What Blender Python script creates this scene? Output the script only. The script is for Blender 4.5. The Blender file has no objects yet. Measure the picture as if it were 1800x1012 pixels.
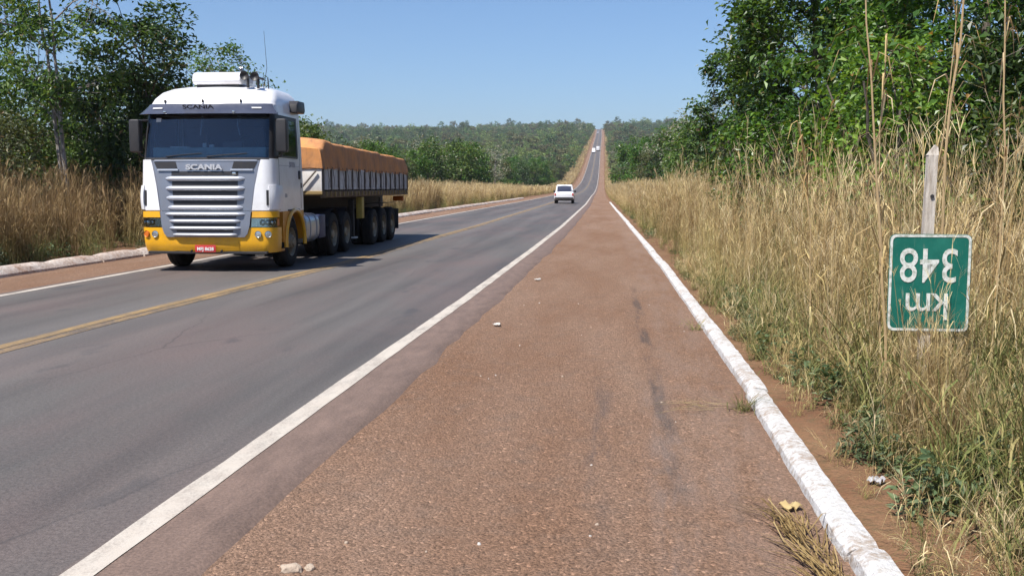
import bpy, bmesh, math, random
import numpy as np
from mathutils import Vector, Matrix, noise as mnoise

sc = bpy.context.scene
COL = sc.collection
rad = math.radians

# ---------------------------------------------------------------- camera
cam_d = bpy.data.cameras.new('camera')
cam = bpy.data.objects.new('camera', cam_d); COL.objects.link(cam)
cam.location = (0, 0, 1.6)
cam.rotation_euler = (rad(90 - 5.81), 0, rad(5.52))
cam_d.sensor_width = 36; cam_d.lens = 35.0
cam_d.clip_start = 0.1; cam_d.clip_end = 20000
sc.camera = cam

# ---------------------------------------------------------------- sky, sun, exposure
SUN_DIR = Vector((-0.37, -0.50, 1.0)).normalized()          # towards the sun
elev = math.asin(SUN_DIR.z)
azim = math.atan2(SUN_DIR.x, SUN_DIR.y)                      # clockwise from +Y
world = bpy.data.worlds.new('World'); sc.world = world; world.use_nodes = True
wn = world.node_tree; bg = wn.nodes['Background']
sky = wn.nodes.new('ShaderNodeTexSky'); sky.sky_type = 'NISHITA'; sky.sun_disc = False
sky.sun_elevation = elev; sky.sun_rotation = azim
sky.altitude = 300; sky.air_density = 1.0; sky.dust_density = 1.3; sky.ozone_density = 9.0
wn.links.new(sky.outputs[0], bg.inputs[0]); bg.inputs[1].default_value = 0.097
sun_d = bpy.data.lights.new('sun', 'SUN'); sun_d.energy = 5.0; sun_d.angle = rad(0.53); sun_d.color = (1.0, 0.955, 0.88)
sun = bpy.data.objects.new('sun', sun_d); COL.objects.link(sun)
sun.rotation_euler = SUN_DIR.to_track_quat('Z', 'Y').to_euler()
sun.location = (-20, -30, 60)
vs = sc.view_settings
vs.view_transform = 'Standard'; vs.look = 'None'; vs.exposure = 0.6; vs.gamma = 1.0; vs.use_curve_mapping = False
sc.cycles.max_bounces = 5; sc.cycles.diffuse_bounces = 3; sc.cycles.glossy_bounces = 3; sc.cycles.transmission_bounces = 3; sc.cycles.transparent_max_bounces = 10; sc.cycles.volume_bounces = 0
sc.cycles.use_adaptive_sampling = True; sc.cycles.adaptive_threshold = 0.02
sc.cycles.caustics_reflective = False; sc.cycles.caustics_refractive = False

rnd = random.Random(7)

# ---------------------------------------------------------------- material helpers
class G:
    def __init__(s, name):
        s.m = bpy.data.materials.new(name); s.m.use_nodes = True
        s.t = s.m.node_tree; s.t.nodes.clear()
    def n(s, typ, props=None, **inp):
        nd = s.t.nodes.new(typ)
        for k, v in (props or {}).items(): setattr(nd, k, v)
        for k, v in inp.items(): s.set(nd, k.replace('_', ' ') if not k.startswith('i') or not k[1:].isdigit() else int(k[1:]), v)
        return nd
    def set(s, nd, k, v):
        sock = nd.inputs[k]
        if isinstance(v, bpy.types.NodeSocket): s.t.links.new(v, sock)
        elif isinstance(v, bpy.types.Node): s.t.links.new(v.outputs[0], sock)
        else:
            if isinstance(v, (tuple, list)) and len(v) == 3 and sock.type == 'RGBA': v = (*v, 1)
            sock.default_value = v
    def co(s, kind='Object'): return s.n('ShaderNodeTexCoord').outputs[kind]
    def mapv(s, vec, scale=(1, 1, 1), loc=(0, 0, 0)):
        return s.n('ShaderNodeMapping', None, Vector=vec, Scale=scale, Location=loc).outputs[0]
    def noise(s, vec, scale=5, detail=4, rough=0.55, dist=0.0):
        return s.n('ShaderNodeTexNoise', None, Vector=vec, Scale=scale, Detail=detail, Roughness=rough, Distortion=dist).outputs[0]
    def voro(s, vec, scale=5, out='Distance', feature='F1'):
        return s.n('ShaderNodeTexVoronoi', {'feature': feature}, Vector=vec, Scale=scale).outputs[out]
    def math(s, op, a, b=0.0, c=0.0, clamp=False):
        return s.n('ShaderNodeMath', {'operation': op, 'use_clamp': clamp}, i0=a, i1=b, i2=c).outputs[0]
    def ramp(s, fac, stops):
        nd = s.n('ShaderNodeValToRGB', None, Fac=fac); e = nd.color_ramp.elements
        while len(e) < len(stops): e.new(0.5)
        for el, (p, c) in zip(e, stops):
            el.position = p; el.color = (c, c, c, 1) if isinstance(c, (int, float)) else (*c, 1)
        return nd.outputs[0]
    def mix(s, fac, a, b, mode='MIX'):
        nd = s.n('ShaderNodeMix', {'data_type': 'RGBA', 'blend_type': mode})
        s.set(nd, 0, fac); s.set(nd, 6, a if not isinstance(a, tuple) else (*a, 1)); s.set(nd, 7, b if not isinstance(b, tuple) else (*b, 1))
        return nd.outputs[2]
    def sep(s, vec): return s.n('ShaderNodeSeparateXYZ', None, Vector=vec)
    def attr(s, name): return s.n('ShaderNodeAttribute', {'attribute_name': name}).outputs['Fac']
    def bump(s, h, strength=0.4, dist=0.02): return s.n('ShaderNodeBump', None, Height=h, Strength=strength, Distance=dist).outputs[0]
    def pbr(s, color, rough=0.6, metal=0.0, normal=None, spec=0.5, coat=0.0):
        p = s.n('ShaderNodeBsdfPrincipled'); s.set(p, 'Base Color', color); s.set(p, 'Roughness', rough); s.set(p, 'Metallic', metal)
        s.set(p, 'Specular IOR Level', spec)
        if coat: s.set(p, 'Coat Weight', coat); s.set(p, 'Coat Roughness', 0.06)
        if normal is not None: s.set(p, 'Normal', normal)
        return p
    def out(s, sh, vol=None):
        o = s.n('ShaderNodeOutputMaterial')
        if sh is not None: s.t.links.new(sh.outputs[0], o.inputs[0])
        if vol is not None: s.t.links.new(vol.outputs[0], o.inputs[1])
        return s.m

MAT = {}
def plain(name, col, rough=0.5, metal=0.0, grime=0.25, gcol=(0.16, 0.10, 0.06), scale=3.0, coat=0.0, spec=0.5, bump=0.0):
    """paint or metal with an uneven film of road dirt"""
    g = G(name); c = g.co()
    n1 = g.noise(c, scale, 6, 0.65); n2 = g.noise(c, scale * 9, 3, 0.6)
    f = g.math('MULTIPLY', g.ramp(g.math('ADD', n1, g.math('MULTIPLY', n2, 0.35)), [(0.48, 0.0), (0.95, 1.0)]), grime)
    colr = g.mix(f, col, gcol)
    r = g.math('ADD', rough, g.math('MULTIPLY', f, 0.35))
    nr = g.bump(n2, bump, 0.01) if bump else None
    MAT[name] = g.out(g.pbr(colr, r, metal, nr, spec, coat)); return MAT[name]

# ---------------------------------------------------------------- object helpers
def tag(o, label=None, cat=None, group=None, kind=None):
    if label: o['label'] = label
    if cat: o['category'] = cat
    if group: o['group'] = group
    if kind: o['kind'] = kind
    return o
def empty(name, loc=(0, 0, 0), rz=0.0):
    o = bpy.data.objects.new(name, None); COL.objects.link(o)
    o.location = loc; o.rotation_euler = (0, 0, rz); o.empty_display_size = 0.2
    return o
def link(name, me, mat=None, parent=None, loc=None, col=None):
    if mat is not None and not me.materials: me.materials.append(MAT[mat] if isinstance(mat, str) else mat)
    o = bpy.data.objects.new(name, me); (col or COL).objects.link(o)
    if parent is not None: o.parent = parent
    if loc is not None: o.location = loc
    return o
def np_mesh(name, V, F, smooth=False, attrs=None):
    """V (n,3); F (m,k) ints all of one size"""
    V = np.asarray(V, dtype=np.float32); F = np.asarray(F, dtype=np.int32)
    me = bpy.data.meshes.new(name); k = F.shape[1]
    me.vertices.add(len(V)); me.vertices.foreach_set('co', V.ravel())
    me.loops.add(F.size); me.loops.foreach_set('vertex_index', F.ravel())
    me.polygons.add(len(F)); me.polygons.foreach_set('loop_start', np.arange(0, F.size, k, dtype=np.int32))
    me.polygons.foreach_set('use_smooth', np.full(len(F), smooth, dtype=bool))
    for an, arr in (attrs or {}).items():
        a = me.attributes.new(an, 'FLOAT', 'POINT'); a.data.foreach_set('value', np.asarray(arr, dtype=np.float32))
    me.update(calc_edges=True); me.validate(); return me

class MB:
    """collects shapes, then links them as ONE mesh object"""
    def __init__(s): s.v = []; s.f = []
    def add(s, v, f):
        b = len(s.v); s.v += [tuple(map(float, p)) for p in v]; s.f += [tuple(i + b for i in q) for q in f]; return s
    def box(s, c, d, taper=1.0, rot=None):
        x, y, z = d[0] / 2, d[1] / 2, d[2] / 2; v = []
        for sz in (-1, 1):
            k = taper if sz > 0 else 1.0
            for sx, sy in ((-1, -1), (1, -1), (1, 1), (-1, 1)):
                p = Vector((sx * x * k, sy * y * k, sz * z))
                if rot is not None: p = rot @ p
                v.append(p + Vector(c))
        return s.add(v, [(3, 2, 1, 0), (4, 5, 6, 7), (0, 1, 5, 4), (1, 2, 6, 5), (2, 3, 7, 6), (3, 0, 4, 7)])
    def tube(s, pts, r, n=8, cap=True):
        pts = [Vector(p) for p in pts]; rs = r if isinstance(r, (list, tuple)) else [r] * len(pts); v = []; f = []
        up = Vector((0.13, 0.21, 0.97)); last = None
        for i, p in enumerate(pts):
            t = (pts[min(i + 1, len(pts) - 1)] - pts[max(i - 1, 0)]).normalized()
            a = (last if last is not None else (up if abs(t.dot(up)) < 0.9 else Vector((1, 0, 0))))
            a = (a - t * a.dot(t)).normalized(); last = a; b = t.cross(a)
            v += [p + (a * math.cos(2 * math.pi * k / n) + b * math.sin(2 * math.pi * k / n)) * rs[i] for k in range(n)]
        for i in range(len(pts) - 1):
            for k in range(n):
                f.append((i * n + k, i * n + (k + 1) % n, (i + 1) * n + (k + 1) % n, (i + 1) * n + k))
        if cap: f += [tuple(range(n - 1, -1, -1)), tuple(range((len(pts) - 1) * n, len(pts) * n))]
        return s.add(v, f)
    def lathe_x(s, prof, n=28, c=(0, 0, 0), closed=False):
        """prof: (x, r) spun about the x axis through c"""
        v = []; f = []; m = len(prof)
        for k in range(n):
            a = 2 * math.pi * k / n
            v += [(c[0] + x, c[1] + r * math.cos(a), c[2] + r * math.sin(a)) for x, r in prof]
        for k in range(n):
            q = (k + 1) % n
            for i in range(m if closed else m - 1):
                j = (i + 1) % m
                f.append((k * m + i, k * m + j, q * m + j, q * m + i))
        return s.add(v, f)
    def grid(s, P, flip=False):
        """P: rows of points"""
        r = len(P); c = len(P[0]); f = []
        for i in range(r - 1):
            for j in range(c - 1):
                q = (i * c + j, i * c + j + 1, (i + 1) * c + j + 1, (i + 1) * c + j)
                f.append(q[::-1] if flip else q)
        return s.add([p for row in P for p in row], f)
    def prism(s, poly, axis, a0, a1):
        """polygon in the plane across `axis`, extruded from a0 to a1"""
        n = len(poly); v = []
        for a in (a0, a1):
            for p, q in poly:
                v.append((a, p, q) if axis == 'x' else (p, a, q) if axis == 'y' else (p, q, a))
        f = [tuple(range(n)), tuple(range(2 * n - 1, n - 1, -1))] + [(i + n, (i + 1) % n + n, (i + 1) % n, i) for i in range(n)]
        return s.add(v, f)
    def build(s, name, mat, parent=None, bevel=0.0, smooth=False, seg=2, loc=None, angle=35):
        bm = bmesh.new(); vs_ = [bm.verts.new(p) for p in s.v]
        for q in s.f:
            try: bm.faces.new([vs_[i] for i in q])
            except ValueError: pass
        bmesh.ops.recalc_face_normals(bm, faces=bm.faces)
        if bevel:
            es = [e for e in bm.edges if len(e.link_faces) == 2 and e.calc_face_angle(0) > rad(30)]
            bmesh.ops.bevel(bm, geom=es, offset=bevel, segments=seg, affect='EDGES', profile=0.6, clamp_overlap=True)
        me = bpy.data.meshes.new(name); bm.to_mesh(me); bm.free()
        if smooth or bevel:
            me.polygons.foreach_set('use_smooth', [True] * len(me.polygons))
            me.set_sharp_from_angle(angle=rad(angle))
        me.update()
        return link(name, me, mat, parent, loc)

def text_mesh(txt, size, extrude=0.003, bold=0.0, sx=1.0):
    cu = bpy.data.curves.new('lettering', 'FONT'); cu.body = txt; cu.size = size; cu.extrude = extrude; cu.offset = bold
    cu.align_x = 'CENTER'; cu.align_y = 'CENTER'; cu.resolution_u = 4
    o = bpy.data.objects.new('lettering_source', cu); COL.objects.link(o)
    dg = bpy.context.evaluated_depsgraph_get(); dg.update()
    me = bpy.data.meshes.new_from_object(o.evaluated_get(dg), preserve_all_data_layers=False, depsgraph=dg)
    bpy.data.objects.remove(o); bpy.data.curves.remove(cu)
    for v in me.vertices: v.co.x *= sx
    me.materials.clear(); me.name = 'lettering'
    return me

def copy_tree(o, parent=None):
    c = o.copy(); COL.objects.link(c); c.parent = parent
    for ch in o.children: copy_tree(ch, c)
    return c
# ================================================================= the lie of the land
_py = np.array([-400, 0, 230, 322, 400, 476, 600, 768, 950, 1190, 1600, 2000, 2150, 2500, 3500, 6000.])
_pz = np.array([0, 0, 0, 0.6, 2.6, 6.2, 14.5, 27, 42, 61, 92, 110, 112.5, 113, 115, 117.])
_fy = np.arange(-400, 6001, 5.0); _fz = np.interp(_fy, _py, _pz)
_k = np.hanning(25); _k /= _k.sum(); _fz = np.convolve(np.pad(_fz, 12, mode='edge'), _k, mode='valid')
def prof(y): return np.interp(y, _fy, _fz)
def table(pairs):
    a = np.array(pairs, float)
    return lambda y: np.interp(y, a[:, 0], a[:, 1])
line_r = table([(-60, -2.25), (0, -2.2), (4, -2.17), (8.5, -2.12), (14, -2.03), (25, -1.93), (40, -1.87), (90, -2.05), (180, -3.0), (320, -4.05), (480, -4.9), (770, -6.8), (1190, -8.8), (2000, -16), (2600, -21)])
line_l = table([(-60, -8.9), (20, -8.9), (45, -9.02), (117, -9.3), (180, -9.95), (320, -10.9), (480, -11.75), (770, -13.6), (1190, -15.6), (2000, -22.8), (2600, -28)])
line_c = table([(-60, -6.15), (9, -6.06), (12, -6.0), (15, -5.86), (20, -5.6), (40, -5.4), (90, -5.6), (180, -6.5), (320, -7.5), (480, -8.3), (770, -10.2), (1190, -12.2), (2000, -19.4), (2600, -24.5)])
kerb_r = table([(-60, 1.0), (4, 1.04), (8, 1.08), (20, 1.05), (40, 0.82), (90, 0.2), (150, -0.45), (320, -1.5), (480, -2.4), (770, -4.2), (1190, -6.2), (2000, -13.2), (2600, -18)])
kerb_l = lambda y: line_l(y) - 1.9
def hashn(x, y, s=1.0): return mnoise.noise(Vector((x * s, y * s, 3.7)))
def terr(x, y):
    d = max(float(kerb_l(y)) - x, x - float(kerb_r(y)), 0.0)
    z = float(prof(y))
    if d <= 0: return z - 0.14
    z += 0.012 + 0.035 * hashn(x, y, 0.9) * min(1, d / 0.6) + 0.10 * min(1, d / 4)
    k = min(1, max(0, (d - 25) / 150))
    z += k * (1.0 + max(0, y) * 0.0022) * 1.6 * hashn(x, y, 0.006)
    if y > 900: z -= k * min(1, (y - 900) / 900) * 6.0 * (1 if x < 0 else 0.2)
    return z

def stations(a, b):
    ys = list(np.arange(a, 70, 0.5)) + list(np.arange(70, 300, 4)) + list(np.arange(300, b, 15))
    return np.array(ys)

# ---------------------------------------------------------------- ground materials
g = G('earth'); c = g.co()
big = g.noise(c, 0.05, 3); mid = g.noise(c, 0.9, 5, 0.6); fine = g.noise(c, 14, 4, 0.65); grit = g.voro(c, 55)
col = g.mix(g.ramp(mid, [(0.35, 0), (0.65, 1)]), (0.15, 0.072, 0.040), (0.22, 0.128, 0.07))
col = g.mix(g.ramp(fine, [(0.45, 0), (0.7, 1)]), col, (0.13, 0.085, 0.045))
dist = g.math('ABSOLUTE', g.math('ADD', g.sep(c).outputs['X'], 5.0))
fl = g.ramp(g.math('ADD', g.math('DIVIDE', dist, 60), g.math('MULTIPLY', big, 0.25)), [(0.33, 0), (0.55, 1)])
col = g.mix(fl, col, g.mix(mid, (0.055, 0.06, 0.022), (0.10, 0.085, 0.035)))
MAT['earth'] = g.out(g.pbr(col, 0.95, normal=g.bump(g.math('ADD', fine, g.math('MULTIPLY', grit, 0.5)), 0.7, 0.04), spec=0.2))

def asphalt_nodes(g, c):
    xy = g.sep(c)
    streak = g.noise(g.mapv(c, (0.55, 0.028, 1)), 2.2, 4, 0.55, 0.3)
    patch = g.noise(g.mapv(c, (0.5, 0.16, 1)), 1.1, 5, 0.6)
    agg = g.noise(c, 95, 3, 0.7); grit = g.voro(c, 130)
    fine = g.noise(c, 30, 4, 0.65)
    col = g.mix(g.ramp(streak, [(0.36, 0), (0.66, 1)]), (0.066, 0.059, 0.055), (0.112, 0.101, 0.093))
    col = g.mix(g.math('MULTIPLY', g.ramp(patch, [(0.44, 0), (0.68, 1)]), 0.7), col, (0.128, 0.092, 0.083))
    col = g.mix(g.math('MULTIPLY', g.ramp(g.noise(g.mapv(c, (0.9, 0.05, 1), (4, 7, 0)), 1.6, 4), [(0.52, 0), (0.7, 1)]), 0.3), col, (0.045, 0.043, 0.044))
    spk = g.ramp(g.math('ADD', g.math('MULTIPLY', agg, .5), g.math('MULTIPLY', g.noise(c, 38, 3, .75), .5)), [(0.36, 0.6), (0.5, 1.0), (0.66, 1.5)])
    col = g.mix(1.0, col, spk, 'MULTIPLY')
    col = g.mix(g.ramp(grit, [(0.0, 0.5), (0.2, 0.0)]), col, (0.14, 0.13, 0.12))
    spot = g.noise(g.mapv(c, (1.0, 0.4, 1)), 1.7, 2)
    col = g.mix(g.math('MULTIPLY', g.ramp(spot, [(0.66, 0), (0.72, 1)]), 0.45), col, (0.04, 0.04, 0.043))
    crk = g.voro(g.mapv(g.mix(0.12, c, g.n('ShaderNodeTexNoise', None, Vector=c, Scale=1.2, Detail=5.0).outputs[1], 'LINEAR_LIGHT'), (0.45, 0.16, 1)), 1.0, 'Distance', 'DISTANCE_TO_EDGE')
    col = g.mix(g.math('MULTIPLY', g.ramp(crk, [(0.0, 1), (0.007, 0)]), g.math('MULTIPLY', g.ramp(patch, [(0.45, 0), (0.6, 1)]), 0.55)), col, (0.035, 0.033, 0.033))
    h = g.math('ADD', g.math('MULTIPLY', agg, 0.6), g.math('MULTIPLY', fine, 0.5))
    return col, h
g = G('asphalt'); c = g.co(); col, h = asphalt_nodes(g, c)
cw = g.math('MULTIPLY', g.math('MULTIPLY', g.attr('crown'), 0.6), g.ramp(g.noise(g.mapv(c, (.8, .06, 1)), 2.0, 4), [(.3, .4), (.65, 1)]))
col = g.mix(cw, col, g.mix(1.0, (0.165, 0.152, 0.142), g.ramp(g.noise(c, 40, 3, .7), [(.35, .7), (.65, 1.3)]), 'MULTIPLY'))
# dust-stained strip outside the edge line (red soil trodden into the surface)
ea = g.attr('edge')
nn = g.noise(g.mapv(c, (1.6, 0.25, 1)), 2.0, 5, 0.6)
dust = g.math('MULTIPLY', g.ramp(g.math('ADD', ea, g.math('MULTIPLY', g.math('SUBTRACT', nn, 0.5), 0.35)), [(0.36, 0), (0.62, 1)]), 0.9)
agg2 = g.ramp(g.math('ADD', g.math('MULTIPLY', g.noise(c, 60, 3, 0.7), .6), g.math('MULTIPLY', g.noise(g.mapv(c, (1, .3, 1)), 7, 4, .7), .4)), [(0.36, 0.55), (0.64, 1.4)])
col = g.mix(dust, col, g.mix(1.0, (0.165, 0.110, 0.084), agg2, 'MULTIPLY'))
MAT['asphalt'] = g.out(g.pbr(col, 0.68, normal=g.bump(h, 0.35, 0.012), spec=0.4))

g = G('shoulder_asphalt'); c = g.co(); xy = g.sep(c)
lg = g.noise(g.mapv(c, (0.6, 0.12, 1)), 1.4, 5, 0.6); md = g.noise(c, 5, 5, 0.65); ag = g.voro(c, 62); ag2 = g.noise(c, 75, 3, 0.75); vcol = g.voro(c, 62, 'Color')
col = g.mix(g.ramp(lg, [(0.36, 0), (0.66, 1)]), (0.200, 0.112, 0.068), (0.250, 0.160, 0.111))
col = g.mix(g.ramp(md, [(0.5, 0), (0.75, 0.5)]), col, (0.168, 0.122, 0.094))
col = g.mix(1.0, col, g.ramp(ag2, [(0.34, 0.48), (0.5, 1.0), (0.7, 1.4)]), 'MULTIPLY')
col = g.mix(1.0, col, g.ramp(g.sep(vcol).outputs['X'], [(0.0, 0.72), (0.8, 1.12), (0.96, 1.2), (1.0, 1.9)]), 'MULTIPLY')
# tyre marks and worn grey lanes lying along the shoulder
def lane(x0, w, y0, y1, amt, tint):
    global col
    wob = g.math('MULTIPLY', g.math('SUBTRACT', g.noise(g.mapv(c, (0.0, 0.25, 0)), 1.3, 2), 0.5), 0.16)
    dx = g.math('ABSOLUTE', g.math('SUBTRACT', g.math('ADD', xy.outputs['X'], wob), x0))
    f = g.ramp(g.math('DIVIDE', dx, w), [(0.45, 1), (1.0, 0)])
    brk = g.ramp(g.noise(g.mapv(c, (2.0, 0.35, 1), (x0 * 9, 2, 0)), 2.0, 4, 0.7), [(0.42, 0), (0.58, 1)])
    m = g.math('MULTIPLY', g.math('MULTIPLY', f, brk), amt)
    yy = xy.outputs['Y']
    m = g.math('MULTIPLY', m, g.math('MULTIPLY', g.ramp(g.math('DIVIDE', g.math('SUBTRACT', yy, y0), 2.0), [(0, 0), (1, 1)]), g.ramp(g.math('DIVIDE', g.math('SUBTRACT', y1, yy), 2.0), [(0, 0), (1, 1)])))
    col = g.mix(m, col, tint)
lane(0.40, 0.07, 4.5, 17, 0.65, (0.065, 0.055, 0.052))
lane(0.37, 0.16, 2.0, 9, 0.5, (0.20, 0.155, 0.135))
lane(-0.03, 0.10, 4.0, 9, 0.6, (0.11, 0.085, 0.075))
lane(0.75, 0.35, 1.0, 120, 0.35, (0.25, 0.18, 0.145))
h = g.math('ADD', g.math('MULTIPLY', ag, -0.5), ag2)
MAT['shoulder'] = g.out(g.pbr(col, 0.92, normal=g.bump(h, 0.9, 0.018), spec=0.22))

def paint_mat(name, paint, wear0, wear1, base_dirt=0.3):
    g = G(name); c = g.co()
    w = g.noise(g.mapv(c, (2.0, 0.6, 1)), 2.2, 6, 0.75); w2 = g.noise(c, 70, 3, 0.7)
    f = g.ramp(g.math('ADD', g.math('MULTIPLY', w, 0.7), g.math('MULTIPLY', w2, 0.4)), [(wear0, 0), (wear1, 1)])
    ac, h = asphalt_nodes(g, c)
    p = g.mix(g.math('MULTIPLY', g.noise(c, 6, 4), base_dirt), paint, (0.33, 0.25, 0.20))
    MAT[name] = g.out(g.pbr(g.mix(f, p, ac), 0.7, normal=g.bump(h, 0.3, 0.008), spec=0.35))
paint_mat('paint_white', (0.50, 0.46, 0.40), 0.52, 0.84, 0.5)
paint_mat('paint_yellow', (0.36, 0.225, 0.065), 0.36, 0.76)
paint_mat('paint_yellow_worn', (0.38, 0.235, 0.07), 0.34, 0.62)
paint_mat('paint_white_worn', (0.62, 0.57, 0.5), 0.42, 0.66)

g = G('kerb_paint'); c = g.co()
n = g.noise(c, 3.0, 6, 0.7); n2 = g.noise(c, 26, 5, 0.7)
f = g.ramp(g.math('ADD', g.math('MULTIPLY', n, 0.65), g.math('MULTIPLY', n2, 0.5)), [(0.56, 0), (0.70, 1)])
zz = g.sep(c).outputs['Z']
col = g.mix(g.ramp(n2, [(0.35, 0), (0.7, 1)]), (0.60, 0.595, 0.60), (0.46, 0.44, 0.41))
col = g.mix(g.math('MULTIPLY', f, .8), col, (0.30, 0.22, 0.16))
col = g.mix(g.ramp(g.noise(c, 70, 3, .7), [(.58, 0), (.72, .55)]), col, (0.25, 0.2, 0.16))
MAT['kerb_paint'] = g.out(g.pbr(col, 0.8, normal=g.bump(n2, 0.8, 0.03), spec=0.3))
g = G('kerb_worn'); c = g.co()
n = g.noise(c, 1.4, 6, 0.7); n2 = g.noise(c, 16, 5, 0.75)
f = g.ramp(g.math('ADD', g.math('MULTIPLY', n, 0.6), g.math('MULTIPLY', n2, 0.5)), [(0.46, 0), (0.68, 1)])
col = g.mix(f, (0.58, 0.52, 0.47), (0.30, 0.19, 0.135))
col = g.mix(g.ramp(g.noise(c, 40, 3), [(0.6, 0), (0.75, 0.6)]), col, (0.10, 0.08, 0.06))
MAT['kerb_worn'] = g.out(g.pbr(col, 0.85, normal=g.bump(n2, 0.8, 0.03), spec=0.3))

# ---------------------------------------------------------------- terrain sheet
dl = [0.0, 0.25, 0.6, 1.2, 2, 3, 4.5, 6.5, 9, 13, 18, 25, 35, 50, 75, 110, 160, 230, 330, 480, 700, 1000, 1500, 2300, 3500, 6000]
ty = np.array(list(np.arange(-400, -10, 40)) + list(np.arange(-8, 70, 1.0)) + list(np.arange(70, 320, 8)) + list(np.arange(320, 2400, 20)) + list(np.arange(2400, 6001, 200)))
rows = []
for y in ty:
    L = float(kerb_l(y)); R = float(kerb_r(y))
    xs = [L - d for d in dl[::-1]] + [L + 0.02, (L + R) / 2, R + 0.02] + [R + 0.15 + d for d in dl]
    row = []
    for x in xs:
        z = terr(x, y)
        if L - 0.22 < x < R + 0.14: z = float(prof(y)) - 0.14
        row.append((x, y, z))
    rows.append(row)
mb = MB().grid(rows)
me = bpy.data.meshes.new('ground'); me.from_pydata(mb.v, [], mb.f); me.polygons.foreach_set('use_smooth', [True] * len(me.polygons)); me.update()
tag(link('ground', me, 'earth'), kind='structure')

# ---------------------------------------------------------------- road sheets
ys = stations(-30, 2500)
def strip(name, ys, cols, mat, kind='structure', parent=None, attrs=None):
    """cols: list of (x array, z offset array)"""
    V = np.stack([np.stack([x, ys, prof(ys) + z], 1) for x, z in cols], 1).reshape(-1, 3)
    nC = len(cols); i = np.arange(len(ys) - 1)[:, None] * nC + np.arange(nC - 1)[None, :]
    F = np.stack([i, i + 1, i + nC + 1, i + nC], -1).reshape(-1, 4)
    at = None
    if attrs: at = {k: np.tile(np.asarray(v, float), len(ys)) for k, v in attrs.items()}
    o = link(name, np_mesh(name, V, F, True, at), mat, parent)
    if parent is None: tag(o, kind=kind)
    return o
wob = np.array([0.05 * hashn(3.1, y, 0.8) + 0.05 * hashn(9.3, y, 2.1) for y in ys])
rl, ll, rk, lk = line_r(ys), line_l(ys), kerb_r(ys), kerb_l(ys)
edge = rl + 0.50 + wob
z0 = np.zeros_like(ys)
fade = np.clip((400 - ys) / 200, 0, 1)
strip('road', ys, [(ll - 0.32, z0 - 0.05), (ll - 0.22, z0), (ll + 0.1, z0), (ll + 1.2, z0 + .0), (line_c(ys) - 0.9, z0), (line_c(ys), z0), (line_c(ys) + 1.1, z0), (rl - 1.0, z0), (rl - 0.15, z0), (rl + 0.10, z0), (rl + 0.25, z0), (edge - 0.05, z0 - 0.004), (edge + 0.015, z0 - 0.05)], 'asphalt',
      attrs={'edge': [1, 0.6, 0.2, 0, 0, 0, 0, 0, 0.25, 0.7, 1, 1, 0.5], 'crown': [0, 0, 0, 0, 0, 1, 0, 0, 0, 0, 0, 0, 0]})
strip('shoulder_right', ys, [(rl + 0.2, z0 - 0.034), (rl + 0.9, z0 - 0.028), (rl + 2.0, z0 - 0.024), (rk + 0.12, z0 - 0.02)], 'shoulder')
strip('shoulder_left', ys, [(lk - 0.12, z0 - 0.022), (lk + 0.8, z0 - 0.025), (ll - 0.2, z0 - 0.03)], 'shoulder')
def line_obj(name, ys, xc, w, z, mat):
    j = np.array([0.010 * hashn(1.7, y, 1.9) for y in ys]) * (ys < 70)
    j2 = np.array([0.010 * hashn(6.2, y, 2.3) for y in ys]) * (ys < 70)
    return strip(name, ys, [(xc - w / 2 + j, z0[:len(ys)] + z), (xc + w / 2 + j2, z0[:len(ys)] + z)], mat)
line_obj('edge_line_right', ys, rl, 0.15, 0.004, 'paint_white')
line_obj('edge_line_left', ys, ll, 0.14, 0.004, 'paint_white')
line_obj('centre_line', ys, line_c(ys), 0.15, 0.004, 'paint_yellow')
line_obj('centre_line_worn', ys, line_c(ys) + 0.175, 0.15, 0.004, 'paint_yellow_worn')

# ---------------------------------------------------------------- kerbs, laid in lengths
def kerb(name, xf, mirror, mat, cuts, prof_pts, gap, jit, far_to):
    par = empty(name); tag(par, kind='structure')
    r = random.Random(5 if mirror > 0 else 6)
    for a, b in zip(cuts[:-1], cuts[1:]):
        n = max(3, int((b - a) / 0.09)) if b < 16 else max(3, int((b - a) / 0.3)) if b < 60 else 6
        yy = np.linspace(a + gap / 2, b - gap / 2, n); dx = r.uniform(-jit, jit); dz = r.uniform(-0.012, 0.012)
        rows = []
        for i, y in enumerate(yy):
            k = 1.0
            if b < 60:
                k = 0.82 if i in (0, n - 1) else 1.0
            row = []
            for (px, pz) in prof_pts:
                jx = (0.006 * hashn(px * 5 + 1, y, 1.7) + 0.007 * hashn(px * 9 + 2, y, 9.5)) if b < 60 else 0
                jz = (0.004 * hashn(px * 7 + 4, y, 2.1) + 0.006 * hashn(px * 11 + 4, y, 11.1)) if b < 60 else 0
                row.append((float(xf(y)) + mirror * (px + dx + jx), y, float(prof(y)) + (pz + dz + jz) * (k if pz > 0 else 1)))
            rows.append(row)
        mb = MB().grid(rows)
        m = len(prof_pts)
        mb.f.append(tuple(range(m))); mb.f.append(tuple(range((n - 1) * m, n * m))[::-1])
        mb.build('kerb_stone', mat, par, smooth=True, angle=24)
cr = [-6, -2.6, 1.2, 4.3, 7.75, 11.45]
while cr[-1] < 100: cr.append(cr[-1] + rnd.uniform(2.8, 4.2))
kerb('kerb_right', kerb_r, 1, 'kerb_paint', cr, [(0.0, -0.13), (0.0, -0.015), (0.010, 0.02), (0.045, 0.046), (0.06, 0.05), (0.105, 0.051), (0.148, 0.044), (0.16, 0.022), (0.166, -0.13)], 0.012, 0.010, 100)
cl = [4.0]
while cl[-1] < 130: cl.append(cl[-1] + rnd.uniform(1.8, 3.0) * (1 if cl[-1] < 50 else 2))
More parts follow.
